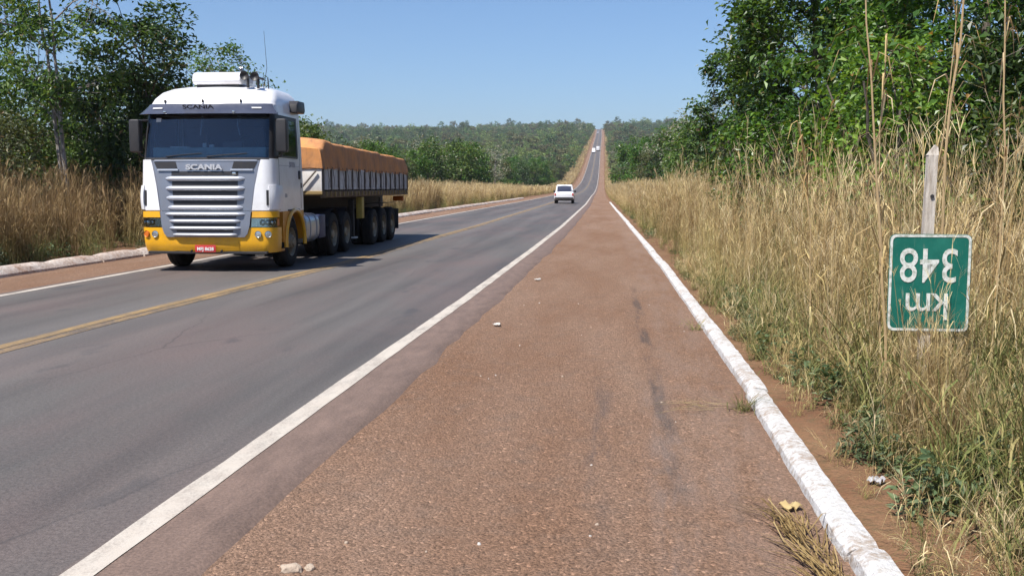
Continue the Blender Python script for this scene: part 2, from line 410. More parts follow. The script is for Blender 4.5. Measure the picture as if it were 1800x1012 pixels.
kerb('kerb_left', kerb_l, -1, 'kerb_worn', cl, [(-0.02, -0.13), (0.0, 0.02), (0.07, 0.10), (0.16, 0.145), (0.27, 0.15), (0.33, 0.13), (0.36, -0.13)], 0.05, 0.03, 130)
# ================================================================= vegetation
def leaf_mat(name, dark, mid, light, odd, rough=0.42, trans=0.3, spec=0.5):
    g = G(name); r = g.attr('rnd'); oi = g.n('ShaderNodeObjectInfo').outputs['Random']
    col = g.ramp(r, [(0.0, dark), (0.45, mid), (0.93, light), (0.97, odd)])
    col = g.n('ShaderNodeHueSaturation', None, Hue=g.math('ADD', 0.485, g.math('MULTIPLY', oi, 0.03)), Saturation=0.97,
              Value=g.math('ADD', 0.8, g.math('MULTIPLY', oi, 0.42)), Color=col).outputs[0]
    p = g.pbr(col, rough, spec=spec)
    tcol = g.mix(1.0, col, (1.25, 1.2, 0.5), 'MULTIPLY')
    t = g.n('ShaderNodeBsdfTranslucent', None, Color=tcol)
    mx = g.n('ShaderNodeMixShader', None, i0=trans, i1=p, i2=t)
    MAT[name] = g.out(mx)
leaf_mat('leaf_glossy', (0.016, 0.05, 0.008), (0.055, 0.14, 0.018), (0.15, 0.28, 0.035), (0.20, 0.17, 0.04), 0.38, 0.42)
leaf_mat('leaf_dark', (0.014, 0.035, 0.011), (0.04, 0.085, 0.022), (0.10, 0.175, 0.042), (0.15, 0.10, 0.05), 0.42, 0.38)
leaf_mat('leaf_lime', (0.07, 0.15, 0.02), (0.12, 0.22, 0.025), (0.20, 0.30, 0.04), (0.30, 0.16, 0.05), 0.4, 0.38)
leaf_mat('leaf_airy', (0.024, 0.055, 0.012), (0.072, 0.125, 0.024), (0.16, 0.225, 0.05), (0.18, 0.14, 0.06), 0.42, 0.42)
leaf_mat('leaf_olive', (0.045, 0.06, 0.022), (0.085, 0.10, 0.036), (0.14, 0.145, 0.055), (0.20, 0.13, 0.06), 0.5, 0.28)
leaf_mat('leaf_pale', (0.14, 0.15, 0.10), (0.20, 0.20, 0.14), (0.28, 0.27, 0.2), (0.3, 0.22, 0.12), 0.6, 0.2)
leaf_mat('leaf_yellow', (0.35, 0.25, 0.03), (0.45, 0.33, 0.05), (0.5, 0.38, 0.08), (0.2, 0.2, 0.05), 0.6, 0.3)
leaf_mat('forest_leaf', (0.045, 0.09, 0.02), (0.09, 0.165, 0.03), (0.17, 0.26, 0.05), (0.2, 0.17, 0.07), 0.6, 0.3)
leaf_mat('forest_dark', (0.026, 0.058, 0.014), (0.055, 0.105, 0.024), (0.10, 0.165, 0.04), (0.16, 0.12, 0.06), 0.6, 0.25)
leaf_mat('forest_lime', (0.09, 0.14, 0.025), (0.15, 0.21, 0.04), (0.23, 0.28, 0.06), (0.25, 0.2, 0.07), 0.6, 0.3)
leaf_mat('forest_olive', (0.06, 0.065, 0.025), (0.12, 0.12, 0.045), (0.19, 0.175, 0.07), (0.25, 0.16, 0.07), 0.6, 0.3)
g = G('bark'); c = g.co(); n = g.noise(g.mapv(c, (1, 1, 0.25)), 22, 5, 0.7); n2 = g.noise(c, 3, 3)
col = g.mix(g.ramp(n, [(0.35, 0), (0.65, 1)]), (0.045, 0.036, 0.028), (0.19, 0.16, 0.13)); col = g.mix(g.ramp(n2, [(0.5, 0), (0.75, 0.6)]), col, (0.24, 0.21, 0.17))
MAT['bark'] = g.out(g.pbr(col, 0.9, normal=g.bump(n, 0.8, 0.03), spec=0.2))
g = G('bark_pale'); c = g.co(); n = g.noise(g.mapv(c, (1, 1, 0.25)), 22, 5, 0.7)
MAT['bark_pale'] = g.out(g.pbr(g.mix(g.ramp(n, [(0.35, 0), (0.65, 1)]), (0.15, 0.13, 0.115), (0.36, 0.33, 0.30)), 0.9, spec=0.2))

def leaves_mesh(name, C, N, T, length, width, rv):
    """rhombic leaves folded along the midrib; C centres, N normals, T directions"""
    B = np.cross(N, T); B /= np.linalg.norm(B, axis=1, keepdims=True) + 1e-9
    N2 = np.cross(T, B)
    L = length[:, None] * T; W = width[:, None] * B; U = (width * 0.28)[:, None] * N2
    V = np.stack([C - L * 0.5, C + W * 0.5 + U - L * 0.05, C + L * 0.5 - U * 0.6, C - W * 0.5 + U - L * 0.05], 1).reshape(-1, 3)
    i = np.arange(len(C))[:, None] * 4
    F = np.concatenate([i + np.array([[0, 1, 2]]), i + np.array([[0, 2, 3]])], 1).reshape(-1, 3)
    return np_mesh(name, V, F, False, {'rnd': np.repeat(rv, 4)})

def unit(a): return a / (np.linalg.norm(a, axis=-1, keepdims=True) + 1e-9)

def tree_data(seed, H, base, R, nclump, per, leaf, trunk_r=0.11, stems=1, sig=0.30, flat=0.75, lobes=0.35, lean=(0, 0), bare=0.0, shell=0.55):
    """returns (wood MB, leaf arrays): stems, limbs to the clumps, leaves in clumps through an uneven crown"""
    r = random.Random(seed); rn = np.random.RandomState(seed)
    wood = MB(); trunks = []
    for s in range(stems):
        a = r.uniform(0, 6.28); off = (0 if stems == 1 else 0.25)
        p = Vector((off * math.cos(a), off * math.sin(a), -0.25)); pts = [p.copy()]; n = 9
        dirx = lean[0] / n + (r.uniform(-.08, .08) if stems > 1 else 0); diry = lean[1] / n + (r.uniform(-.08, .08) if stems > 1 else 0)
        top = H * r.uniform(0.78, 0.9)
        for i in range(n):
            p = p + Vector((dirx + r.uniform(-.07, .07), diry + r.uniform(-.07, .07), (top + 0.25) / n)); pts.append(p.copy())
        tr = trunk_r * r.uniform(0.75, 1.0)
        wood.tube(pts, [tr * (1 - 0.85 * i / n) + 0.008 for i in range(n + 1)], 7)
        trunks.append(pts)
    cz = (H + base) / 2; hz = (H - base) / 2
    cents = []; tries = 0
    while len(cents) < nclump and tries < nclump * 30:
        tries += 1
        d = unit(rn.normal(size=3)); rr = rn.uniform(0, 1) ** (1 / 3); rr = shell + (1 - shell) * rr if rn.uniform() < 0.8 else rr
        lob = 1 + lobes * mnoise.noise(Vector((d[0] * 1.7 + seed * 3.1, d[1] * 1.7, d[2] * 1.7))) * 1.6
        c = np.array([d[0] * R * rr * lob, d[1] * R * rr * lob, cz + d[2] * hz * rr * (0.8 + 0.3 * lob)])
        c[0] += lean[0] * c[2] / H; c[1] += lean[1] * c[2] / H
        if c[2] < 0.3: continue
        cents.append(c)
    cents = np.array(cents)
    # limbs: group the clumps by a few hubs
    nh = max(4, nclump // 9); hubs = cents[rn.choice(len(cents), min(nh, len(cents)), replace=False)]
    hub_in = []
    for h in hubs:
        tp = trunks[r.randrange(len(trunks))]
        zt = max(base * 0.5, min(h[2] - 0.35 * math.hypot(h[0], h[1]) - 0.3, H * 0.8))
        i = min(range(len(tp)), key=lambda k: abs(tp[k].z - zt)); a = tp[max(i, 1)]; b = Vector(h) * 0.92 + a * 0.08
        m = a.lerp(b, 0.5) + Vector((r.uniform(-.15, .15), r.uniform(-.15, .15), r.uniform(0.0, .25)))
        rr0 = trunk_r * 0.42 * (1 - 0.6 * a.z / H)
        wood.tube([a, a.lerp(m, 0.5), m, b], [rr0 + .006, rr0 * .8 + .005, rr0 * .6 + .005, .008], 5, cap=False); hub_in.append((m, b))
    for c in cents:
        k = int(np.argmin(((hubs - c) ** 2).sum(1))); m, b = hub_in[k]; s0 = m.lerp(b, r.uniform(0.2, 1)); e = Vector(c)
        q = s0.lerp(e, .5) + Vector((r.uniform(-.1, .1), r.uniform(-.1, .1), r.uniform(-.02, .12)))
        wood.tube([s0, q, e], [.011, .008, .004], 3, cap=False)
        if bare:
            for _ in range(6):
                e2 = q.lerp(e, r.uniform(.2, 1)); d = Vector((r.uniform(-1, 1), r.uniform(-1, 1), r.uniform(-.3, 1))) * bare
                wood.tube([e2, e2 + d * .55 + Vector((0, 0, .04)), e2 + d], [.006, .005, .003], 3, cap=False)
    n = len(cents) * per
    if n == 0: return wood, None
    ci = np.repeat(np.arange(len(cents)), per)
    sg = sig * rn.uniform(0.65, 1.35, len(cents))[ci]
    off = rn.normal(size=(n, 3)) * sg[:, None] * np.array([1, 1, flat])
    C = cents[ci] + off
    ax = np.stack([C[:, 0] - lean[0] * C[:, 2] / H, C[:, 1] - lean[1] * C[:, 2] / H, (C[:, 2] - cz) * 0.6], 1)
    N = unit(unit(ax) * 0.45 + np.array([0, 0, 0.75]) + rn.normal(size=(n, 3)) * 0.55)
    T = rn.normal(size=(n, 3)) + unit(off) * 0.8; T[:, 2] -= 0.35; T = unit(T - N * (T * N).sum(1, keepdims=True))
    Ls = leaf * rn.uniform(0.6, 1.25, n); Ws = Ls * rn.uniform(0.42, 0.6, n)
    clump_tone = rn.uniform(-0.22, 0.22, len(cents))[ci]
    rv = np.clip(rn.uniform(0, 1, n) * 0.72 + 0.12 + clump_tone, 0, 0.95); rv[rn.uniform(size=n) < 0.015] = 1.0
    keep = C[:, 2] > 0.15
    return wood, (C[keep], N[keep], T[keep], Ls[keep], Ws[keep], rv[keep])

def make_tree(name, loc, label, cat, lm, group=None, wm='bark', rz=0.0, **kw):
    wood, lv = tree_data(**kw)
    x, y = loc; root = empty(name, (x, y, terr(x, y)), rz); tag(root, label, cat, group)
    wood.build('trunk', wm, root, smooth=True)
    if lv is not None: link('crown', leaves_mesh('crown', *lv), lm, root)
    return root

RG = 'trees and bushes on the right verge'; LG = 'trees on the left verge behind the grass'
# ---- right side
make_tree('broadleaf_tree', (5.0, 38.0), 'dark blue-green tree at the left end of the right-hand tree row', 'tree', 'leaf_dark', RG, seed=11, H=6.9, base=0.9, R=1.75, nclump=120, per=95, leaf=0.20, sig=0.23, trunk_r=0.12)
make_tree('broadleaf_tree', (5.6, 26.5), 'large bright green glossy-leaved tree left of centre in the right-hand row', 'tree', 'leaf_glossy', RG, seed=12, H=8.6, base=1.1, R=2.5, nclump=190, per=110, leaf=0.19, sig=0.26, lobes=0.38, trunk_r=0.15, stems=2)
make_tree('broadleaf_tree', (6.9, 19.5), 'tall dark green tree overhanging the frame above the kilometre sign', 'tree', 'leaf_glossy', RG, seed=13, H=8.4, base=1.3, R=2.6, nclump=190, per=110, leaf=0.17, sig=0.26, lobes=0.5, trunk_r=0.14, stems=2)
make_tree('broadleaf_tree', (8.6, 15.5), 'dark leafy tree at the right edge of the picture', 'tree', 'leaf_dark', RG, seed=14, H=7.6, base=0.7, R=2.6, nclump=190, per=110, leaf=0.15, sig=0.26, lobes=0.5, trunk_r=0.13, stems=2)
make_tree('broadleaf_tree', (9.4, 30.0), 'dark tree filling the back of the right-hand row', 'tree', 'leaf_dark', RG, seed=15, H=9.2, base=0.8, R=3.0, nclump=190, per=90, leaf=0.20, sig=0.36, trunk_r=0.15)
make_tree('broadleaf_tree', (11.8, 22.5), 'shaded tree behind the tall dark tree above the sign', 'tree', 'leaf_dark', RG, seed=16, H=8.5, base=0.6, R=3.0, nclump=190, per=90, leaf=0.20, sig=0.36, trunk_r=0.15)
make_tree('broadleaf_tree', (8.2, 44.0), 'green tree behind the dark tree at the left end of the right row', 'tree', 'leaf_airy', RG, seed=17, H=8.2, base=0.9, R=2.4, nclump=150, per=80, leaf=0.20, sig=0.34, trunk_r=0.13)
make_tree('bare_tree', (6.9, 50.0), 'pale grey leafless tree rising behind the right-hand trees', 'tree', 'leaf_pale', RG, wm='bark_pale', seed=18, H=10.2, base=4.5, R=1.9, nclump=90, per=0, leaf=0.10, sig=0.12, trunk_r=0.10, bare=0.6)
make_tree('leafy_bush', (4.15, 15.2), 'lime green bush with yellowing leaves above the kilometre sign', 'bush', 'leaf_lime', RG, seed=19, H=3.5, base=0.5, R=1.0, nclump=60, per=60, leaf=0.13, sig=0.24, trunk_r=0.04, stems=4)
make_tree('leafy_bush', (3.65, 23.0), 'bright green bush low in front of the large glossy tree', 'bush', 'leaf_glossy', RG, seed=20, H=3.3, base=0.4, R=1.1, nclump=60, per=70, leaf=0.15, sig=0.25, trunk_r=0.04, stems=4)
make_tree('leafy_bush', (5.7, 12.3), 'olive green bush at the right edge below the dark tree', 'bush', 'leaf_airy', RG, seed=21, H=2.7, base=0.3, R=1.2, nclump=70, per=60, leaf=0.11, sig=0.24, trunk_r=0.04, stems=4)
make_tree('leafy_bush', (4.1, 32.0), 'small green bush between the glossy tree and the dark end tree', 'bush', 'leaf_airy', RG, seed=22, H=2.9, base=0.3, R=0.95, nclump=50, per=60, leaf=0.16, sig=0.25, trunk_r=0.04, stems=3)
make_tree('leafy_bush', (7.2, 17.0), 'dark bush under the tall tree right of the sign post', 'bush', 'leaf_dark', RG, seed=23, H=3.4, base=0.3, R=1.4, nclump=70, per=70, leaf=0.14, sig=0.28, trunk_r=0.04, stems=4)
# ---- left side
make_tree('slender_tree', (-15.1, 26.5), 'tall slender tree with two pale bare stems at far left', 'tree', 'leaf_airy', LG, wm='bark_pale', seed=31, H=9.0, base=2.9, R=2.0, nclump=82, per=60, leaf=0.17, sig=0.21, lobes=0.7, trunk_r=0.085, stems=2, shell=0.35)
make_tree('slender_tree', (-17.6, 27.5), 'bushy tree at the left edge of the picture', 'tree', 'leaf_airy', LG, seed=32, H=7.2, base=1.6, R=1.7, nclump=70, per=64, leaf=0.17, sig=0.23, lobes=0.7, trunk_r=0.09, shell=0.35)
make_tree('broadleaf_tree', (-14.4, 29.8), 'dense dark green tree just left of the truck cab', 'tree', 'leaf_dark', LG, seed=33, H=6.9, base=1.4, R=1.65, nclump=120, per=90, leaf=0.18, sig=0.24, lobes=0.55, trunk_r=0.11)
make_tree('slender_tree', (-14.3, 35.0), 'light airy tree with reaching branches above the truck roof', 'tree', 'leaf_airy', LG, seed=34, H=6.6, base=2.6, R=1.7, nclump=70, per=60, leaf=0.15, sig=0.22, trunk_r=0.08, lean=(0.9, 0), bare=0.35, lobes=0.6, shell=0.3)
make_tree('broadleaf_tree', (-19.5, 34.0), 'green tree behind the slender trees at far left', 'tree', 'leaf_airy', LG, seed=35, H=5.0, base=1.0, R=1.9, nclump=150, per=80, leaf=0.18, sig=0.33, trunk_r=0.1)
make_tree('broadleaf_tree', (-17.0, 36.5), 'dark tree in the back of the left-hand thicket', 'tree', 'leaf_dark', LG, seed=36, H=5.2, base=0.9, R=1.9, nclump=150, per=80, leaf=0.18, sig=0.33, trunk_r=0.1)
make_tree('leafy_bush', (-12.9, 30.5), 'dark green bush rising from the dry grass left of the cab', 'bush', 'leaf_airy', LG, seed=37, H=3.9, base=0.6, R=1.2, nclump=70, per=70, leaf=0.14, sig=0.27, trunk_r=0.05, stems=3)
make_tree('leafy_bush', (-16.4, 25.2), 'low olive bush under the slender trees at far left', 'bush', 'leaf_olive', LG, seed=38, H=3.4, base=0.4, R=1.3, nclump=70, per=70, leaf=0.13, sig=0.27, trunk_r=0.05, stems=3)
make_tree('broadleaf_tree', (-13.2, 42.0), 'low green tree hidden mostly behind the truck', 'tree', 'leaf_airy', LG, seed=39, H=4.1, base=0.8, R=1.4, nclump=110, per=70, leaf=0.18, sig=0.32, trunk_r=0.09)

# ---- middle distance: single trees beyond the grass on both sides
protos = []
for k, (lm, H, R, bs) in enumerate([('leaf_airy', 5.6, 2.1, .5), ('leaf_dark', 5.0, 1.9, .4), ('leaf_glossy', 6.2, 2.2, .6), ('leaf_olive', 5.4, 1.9, .7), ('leaf_lime', 3.8, 1.7, .3), ('leaf_pale', 6.4, 1.8, 1.6)]):
    wood, lv = tree_data(seed=60 + k, H=H, base=bs, R=R, nclump=80 if lm != 'leaf_pale' else 60, per=60 if lm != 'leaf_pale' else 22, leaf=0.27, sig=0.33, trunk_r=0.10, lobes=0.5, stems=2)
    wm = bpy.data.meshes.new('trunk'); bmx = bmesh.new(); vv = [bmx.verts.new(p) for p in wood.v]
    for q in wood.f: bmx.faces.new([vv[i] for i in q])
    bmx.to_mesh(wm); bmx.free(); wm.materials.append(MAT['bark_pale' if lm == 'leaf_pale' else 'bark'])
    lmesh = leaves_mesh('crown', *lv); lmesh.materials.append(MAT[lm]); protos.append((wm, lmesh))
MIDL = {0: 'mid green tree', 1: 'dark green tree', 2: 'bright green leafy tree', 3: 'olive brown-green tree', 4: 'low lime green bushy tree', 5: 'pale grey-green sparse tree'}
def mid_tree(x, y, k, s, side):
    root = empty('woodland_tree', (x, y, terr(x, y)), rnd.uniform(0, 6.28)); root.scale = (s * rnd.uniform(.9, 1.15), s * rnd.uniform(.9, 1.15), s)
    px = 1070 + x * 1750 / y
    if side < 0: where = ('behind the orange trailer' if px < 725 else 'between trailer and pickup' if px < 900 else 'behind the pickup' if px < 1000 else 'beside the far road, left side')
    else: where = 'beside the far road, right side' if px < 1130 else 'just left of the right-hand tree row' if px < 1235 else 'behind the right-hand tree row'
    row = 'nearest row' if y < 90 else 'second row' if y < 125 else 'back rows'
    lab = '%s %s, %s, %s' % ('tall' if s > 1.12 else 'low', MIDL[k], where, row)
    tag(root, lab, 'tree', lab + ' of wood')
    link('trunk', protos[k][0], None, root); link('crown', protos[k][1], None, root)
wts = [0] * 4 + [1] * 4 + [2] * 3 + [3] * 4 + [4] * 2 + [5] * 1
placed = []
def try_place(x, y, dmin):
    if any((x - a) ** 2 + (y - b) ** 2 < dmin * dmin for a, b in placed): return False
    placed.append((x, y)); return True
tries = 0; nL = 0
while nL < 90 and tries < 5000:
    tries += 1
    y = 66 + 110 * rnd.random() ** 1.4
    px = rnd.uniform(540, 1008); x = (px - 1070) * y / 1750 * 1.005
    if x > kerb_l(y) - 7.5 - 0.012 * y: continue
    if try_place(x, y, 2.2 + 0.006 * y): mid_tree(x, y, rnd.choice(wts), rnd.uniform(1.08, 1.45) * (.66 if px < 740 else .88 if px < 800 else 1), -1); nL += 1
tries = 0; n2 = 0
while n2 < 80 and tries < 5000:
    tries += 1
    y = 176 + 230 * rnd.random(); x = float(kerb_l(y)) - 7.5 - 26 * rnd.random() ** 1.6
    if try_place(x, y, 3.6): mid_tree(x, y, rnd.choice(wts), rnd.uniform(.95, 1.6), -1); n2 += 1
tries = 0; nR = 0
while nR < 62 and tries < 5000:
    tries += 1
    y = 62 + 340 * rnd.random() ** 1.7; x = float(kerb_r(y)) + 4.6 + (4 + .07 * y) * rnd.random()
    if try_place(x, y, 2.6 + 0.004 * y): mid_tree(x, y, rnd.choice(wts), rnd.uniform(.95, 1.45) * (0.85 if y < 90 else 1.1), 1); nR += 1

# ---------------------------------------------------------------- scatter by geometry nodes (for what nobody could count)
def scatter(name, pts, rots, scls, idx, protos, kind_label=None, cat=None):
    colx = bpy.data.collections.new(name + '_kinds')
    for p in protos: colx.objects.link(p)
    me = bpy.data.meshes.new(name); me.vertices.add(len(pts)); me.vertices.foreach_set('co', np.asarray(pts, np.float32).ravel())
    for an, arr in (('rot', rots), ('scl', scls)):
        a = me.attributes.new(an, 'FLOAT_VECTOR', 'POINT'); a.data.foreach_set('vector', np.asarray(arr, np.float32).ravel())
    a = me.attributes.new('idx', 'INT', 'POINT'); a.data.foreach_set('value', np.asarray(idx, np.int32))
    o = link(name, me); tag(o, kind_label, cat, kind='stuff')
    ng = bpy.data.node_groups.new(name, 'GeometryNodeTree')
    ng.interface.new_socket('Geometry', in_out='INPUT', socket_type='NodeSocketGeometry'); ng.interface.new_socket('Geometry', in_out='OUTPUT', socket_type='NodeSocketGeometry')
    N = ng.nodes.new; Lk = ng.links.new
    gi = N('NodeGroupInput'); go = N('NodeGroupOutput'); ci = N('GeometryNodeCollectionInfo'); ip = N('GeometryNodeInstanceOnPoints')
    ci.inputs['Collection'].default_value = colx; ci.inputs['Separate Children'].default_value = True; ci.inputs['Reset Children'].default_value = True
    def na(nm, dt):
        q = N('GeometryNodeInputNamedAttribute'); q.data_type = dt; q.inputs['Name'].default_value = nm; return q.outputs['Attribute']
    er = N('FunctionNodeEulerToRotation')
    Lk(gi.outputs[0], ip.inputs['Points']); Lk(ci.outputs[0], ip.inputs['Instance']); ip.inputs['Pick Instance'].default_value = True
    Lk(na('idx', 'INT'), ip.inputs['Instance Index']); Lk(na('rot', 'FLOAT_VECTOR'), er.inputs[0]); Lk(er.outputs[0], ip.inputs['Rotation'])
    Lk(na('scl', 'FLOAT_VECTOR'), ip.inputs['Scale']); Lk(ip.outputs[0], go.inputs[0])
    md = o.modifiers.new('scatter', 'NODES'); md.node_group = ng
    return o
def proto_obj(name, me): return bpy.data.objects.new(name, me)

# ---- the far wood that covers the rising ground
fp = []
for k, lm in enumerate(['forest_leaf', 'forest_dark', 'forest_lime', 'forest_olive', 'forest_leaf', 'leaf_pale', 'leaf_yellow']):
    w_, lv = tree_data(seed=90 + k, H=7.5, base=0.6, R=3.1, nclump=26, per=16, leaf=0.95, sig=0.5, lobes=0.7)
    me = leaves_mesh('far_crown_%d' % k, *lv); me.materials.append(MAT[lm]); fp.append(proto_obj('far_crown_%d' % k, me))
R_ = np.random.RandomState(4); P = []; RO = []; S = []; I = []
def add_far(x, y, s):
    P.append((x, y, terr(x, y) - 0.3)); RO.append((0, 0, R_.uniform(0, 6.28))); S.append((s * R_.uniform(.85, 1.2), s * R_.uniform(.85, 1.2), s * R_.uniform(.6, 1.15)))
    
    v = hashn(x * .6, y * .25, .02) + .35 * R_.normal()
    I.append(5 if R_.uniform() < .02 else 6 if R_.uniform() < .0015 else int(np.interp(v, [-.6, -.25, -.05, .12, .3, .6], [1, 1, 4, 0, 3, 2]) + .5))
for _ in range(15000):
    y = math.sqrt(R_.uniform(330 ** 2, 2350 ** 2)); u = R_.uniform(-0.40, 0.20); x = u * y
    d = max(float(kerb_l(y)) - x, x - float(kerb_r(y)))
    if d < (5.8 if x > -5 - y * .01 else float(np.interp(y, [330, 600, 1100], [9, 8, 6.2]))): continue
    add_far(x, y, R_.uniform(.55, 1.0) ** 1.0 * (1.6 if R_.uniform() < .12 else 1) * (1 + y / 4000))
for _ in range(2600):      # along the cleared strip beside the road
    y = R_.uniform(330, 2300); sd = R_.choice([-1, 1]); d = (5.4 if sd > 0 else float(np.interp(y, [330, 600, 1100], [9, 8, 6.0]))) + 26 * R_.uniform() ** 1.5
    add_far(float(kerb_l(y)) - d if sd < 0 else float(kerb_r(y)) + d, y, R_.uniform(.6, 1.1))
for _ in range(900):       # thickets behind the near verges
    y = R_.uniform(-20, 330); sd = R_.choice([-1, 1]); d = R_.uniform(22, 120) + 0.1 * y
    add_far(float(kerb_l(y)) - d if sd < 0 else float(kerb_r(y)) + d, y, R_.uniform(.7, .95))
scatter('far_woodland', P, RO, S, I, fp, 'far green woodland covering the hillside on both sides of the road', 'woodland')
# ================================================================= the truck
plain('truck_white', (0.80, 0.80, 0.82), 0.30, 0, 0.30, (0.42, 0.34, 0.27), 2.2, coat=0.5)
plain('truck_yellow', (0.84, 0.42, 0.006), 0.32, 0, 0.42, (0.30, 0.15, 0.06), 2.5, coat=0.4)
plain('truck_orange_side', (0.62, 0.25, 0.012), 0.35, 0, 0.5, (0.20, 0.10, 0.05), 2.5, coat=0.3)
plain('grille_silver', (0.22, 0.245, 0.30), 0.33, 0.35, 0.25, (0.2, 0.16, 0.13), 4)
plain('grille_bar', (0.52, 0.55, 0.61), 0.28, 0.35, 0.35, (0.3, 0.24, 0.2), 4)
plain('black_plastic', (0.018, 0.018, 0.021), 0.45, 0, 0.25, (0.10, 0.08, 0.065), 4)
plain('visor_tint', (0.045, 0.05, 0.075), 0.16, 0.0, 0.2, (0.2, 0.2, 0.23), 2, coat=0.6)
plain('chassis_dark', (0.022, 0.020, 0.019), 0.7, 0, 0.5, (0.07, 0.045, 0.03), 3)
plain('tyre_rubber', (0.014, 0.014, 0.015), 0.85, 0, 0.35, (0.085, 0.062, 0.048), 3, spec=0.25)
plain('rim_metal', (0.33, 0.28, 0.20), 0.5, 0.5, 0.7, (0.13, 0.085, 0.05), 6)
plain('tank_metal', (0.55, 0.56, 0.58), 0.32, 0.8, 0.35, (0.2, 0.15, 0.11), 3)
plain('board_white', (0.66, 0.65, 0.64), 0.6, 0, 0.55, (0.17, 0.125, 0.09), 3.5)
plain('board_front', (0.74, 0.72, 0.69), 0.6, 0, 0.4, (0.4, 0.28, 0.2), 3.5)
plain('post_rust', (0.15, 0.12, 0.10), 0.7, 0, 0.7, (0.06, 0.045, 0.035), 5)
plain('rail_brown', (0.17, 0.105, 0.05), 0.7, 0, 0.6, (0.05, 0.035, 0.025), 4)
plain('bracket_ochre', (0.33, 0.23, 0.09), 0.7, 0, 0.6, (0.10, 0.06, 0.03), 6)
plain('yellow_box', (0.50, 0.36, 0.06), 0.55, 0, 0.5, (0.15, 0.10, 0.05), 4)
plain('blue_paint', (0.02, 0.035, 0.11), 0.45, 0, 0.4, (0.05, 0.04, 0.03), 4)
plain('plate_red', (0.50, 0.03, 0.035), 0.45, 0, 0.2)
plain('letter_white', (0.82, 0.82, 0.82), 0.4, 0, 0.15)
plain('letter_silver', (0.72, 0.74, 0.79), 0.25, 0.5, 0.1)
plain('letter_dark', (0.02, 0.02, 0.03), 0.5, 0, 0.1)
plain('letter_grey', (0.34, 0.35, 0.40), 0.5, 0, 0.1)
plain('lamp_chrome', (0.62, 0.66, 0.66), 0.16, 0.85, 0.2, (0.2, 0.2, 0.19), 9)
plain('lamp_amber', (0.55, 0.14, 0.02), 0.25, 0, 0.1)
plain('dash_teal', (0.34, 0.47, 0.47), 0.6, 0, 0.4, (0.06, 0.08, 0.08), 8)
plain('interior_dark', (0.012, 0.014, 0.024), 0.8, 0, 0.3, (0.05, 0.05, 0.06), 3)
plain('curtain_pale', (0.38, 0.38, 0.40), 0.9, 0, 0.2)
plain('paper_white', (0.7, 0.7, 0.7), 0.7, 0, 0.2)
g = G('truck_glass'); lw = g.n('ShaderNodeFresnel', None, IOR=1.5).outputs[0]
MAT['truck_glass'] = g.out(g.n('ShaderNodeMixShader', None, i0=g.math('ADD', g.math('MULTIPLY', lw, 0.9), 0.01, clamp=True), i1=g.n('ShaderNodeBsdfTransparent', None, Color=(0.70, 0.80, 0.86, 1)), i2=g.n('ShaderNodeBsdfGlossy', None, Color=(0.85, 0.9, 1, 1), Roughness=0.03)))
g = G('lamp_glass'); lw = g.n('ShaderNodeFresnel', None, IOR=1.5).outputs[0]
MAT['lamp_glass'] = g.out(g.n('ShaderNodeMixShader', None, i0=g.math('ADD', lw, 0.05, clamp=True), i1=g.n('ShaderNodeBsdfTransparent', None, Color=(0.85, 0.9, 0.9, 1)), i2=g.n('ShaderNodeBsdfGlossy', None, Roughness=0.05)))
g = G('tarpaulin'); c = g.co(); n = g.noise(c, 2.2, 6, 0.65); n2 = g.noise(g.mapv(c, (1, 1, .35)), 6, 5, 0.7); n3 = g.noise(c, 40, 3)
col = g.mix(g.ramp(n, [(0.35, 0), (0.7, 1)]), (0.60, 0.26, 0.085), (0.40, 0.20, 0.10)); col = g.mix(g.ramp(n2, [(0.5, 0), (0.72, 0.75)]), col, (0.25, 0.12, 0.07)); col = g.mix(g.ramp(n2, [(0.25, 0.5), (0.4, 0)]), col, (0.66, 0.33, 0.12))
MAT['tarpaulin'] = g.out(g.pbr(col, 0.75, normal=g.bump(g.math('ADD', n2, g.math('MULTIPLY', n3, .2)), 0.5, 0.05), spec=0.25))

truck = empty('cargo_truck', (-7.52, 18.05, 0.002), rad(1.0))
tag(truck, 'white and yellow cab-over semi-trailer truck with orange tarpaulin on its trailer', 'truck')

# ---- cab shape: half perimeter t (0 front centre, 1 corner start, 2 corner end, 3 rear) at height z
_Z = [0.36, 0.50, 0.80, 1.15, 1.6, 2.10, 2.55, 2.98, 3.14, 3.26, 3.39, 3.48, 3.54]
_Fr = [0.07, 0.02, 0.00, 0.015, 0.03, 0.06, 0.15, 0.25, 0.29, 0.36, 0.50, 0.72, 1.00]
_W = [1.25, 1.28, 1.29, 1.285, 1.28, 1.265, 1.25, 1.225, 1.215, 1.19, 1.12, 1.02, 0.85]
_Rc = [0.22, 0.22, 0.22, 0.22, 0.22, 0.21, 0.19, 0.19, 0.24, 0.30, 0.36, 0.40, 0.40]
CB = 2.05
def cabP(t, z, off=0.0, sgn=None):
    if sgn is None: sgn = 1 if t >= 0 else -1
    t = abs(t)
    f = float(np.interp(z, _Z, _Fr)); w = float(np.interp(z, _Z, _W)); r = float(np.interp(z, _Z, _Rc))
    bow = 0.075
    if t <= 1:
        x = t * (w - r); y = f + bow * (x / (w - r)) ** 2; nx, ny = 2 * bow * x / (w - r) ** 2, -1.0
    elif t <= 2:
        a = (t - 1) * math.pi / 2; a0 = 0.12
        x = w - r + r * math.sin(a); y = f + bow + r * (1 - math.cos(a)) ; nx, ny = math.sin(a), -math.cos(a)
    else:
        y = f + bow + r + (t - 2) * (CB - f - bow - r); x = w; nx, ny = 1, 0
    l = math.hypot(nx, ny)
    return Vector((sgn * (x + off * nx / l), y + off * ny / l, z))
def tx(x, z):
    w = float(np.interp(z, _Z, _W)); r = float(np.interp(z, _Z, _Rc)); return x / (w - r)
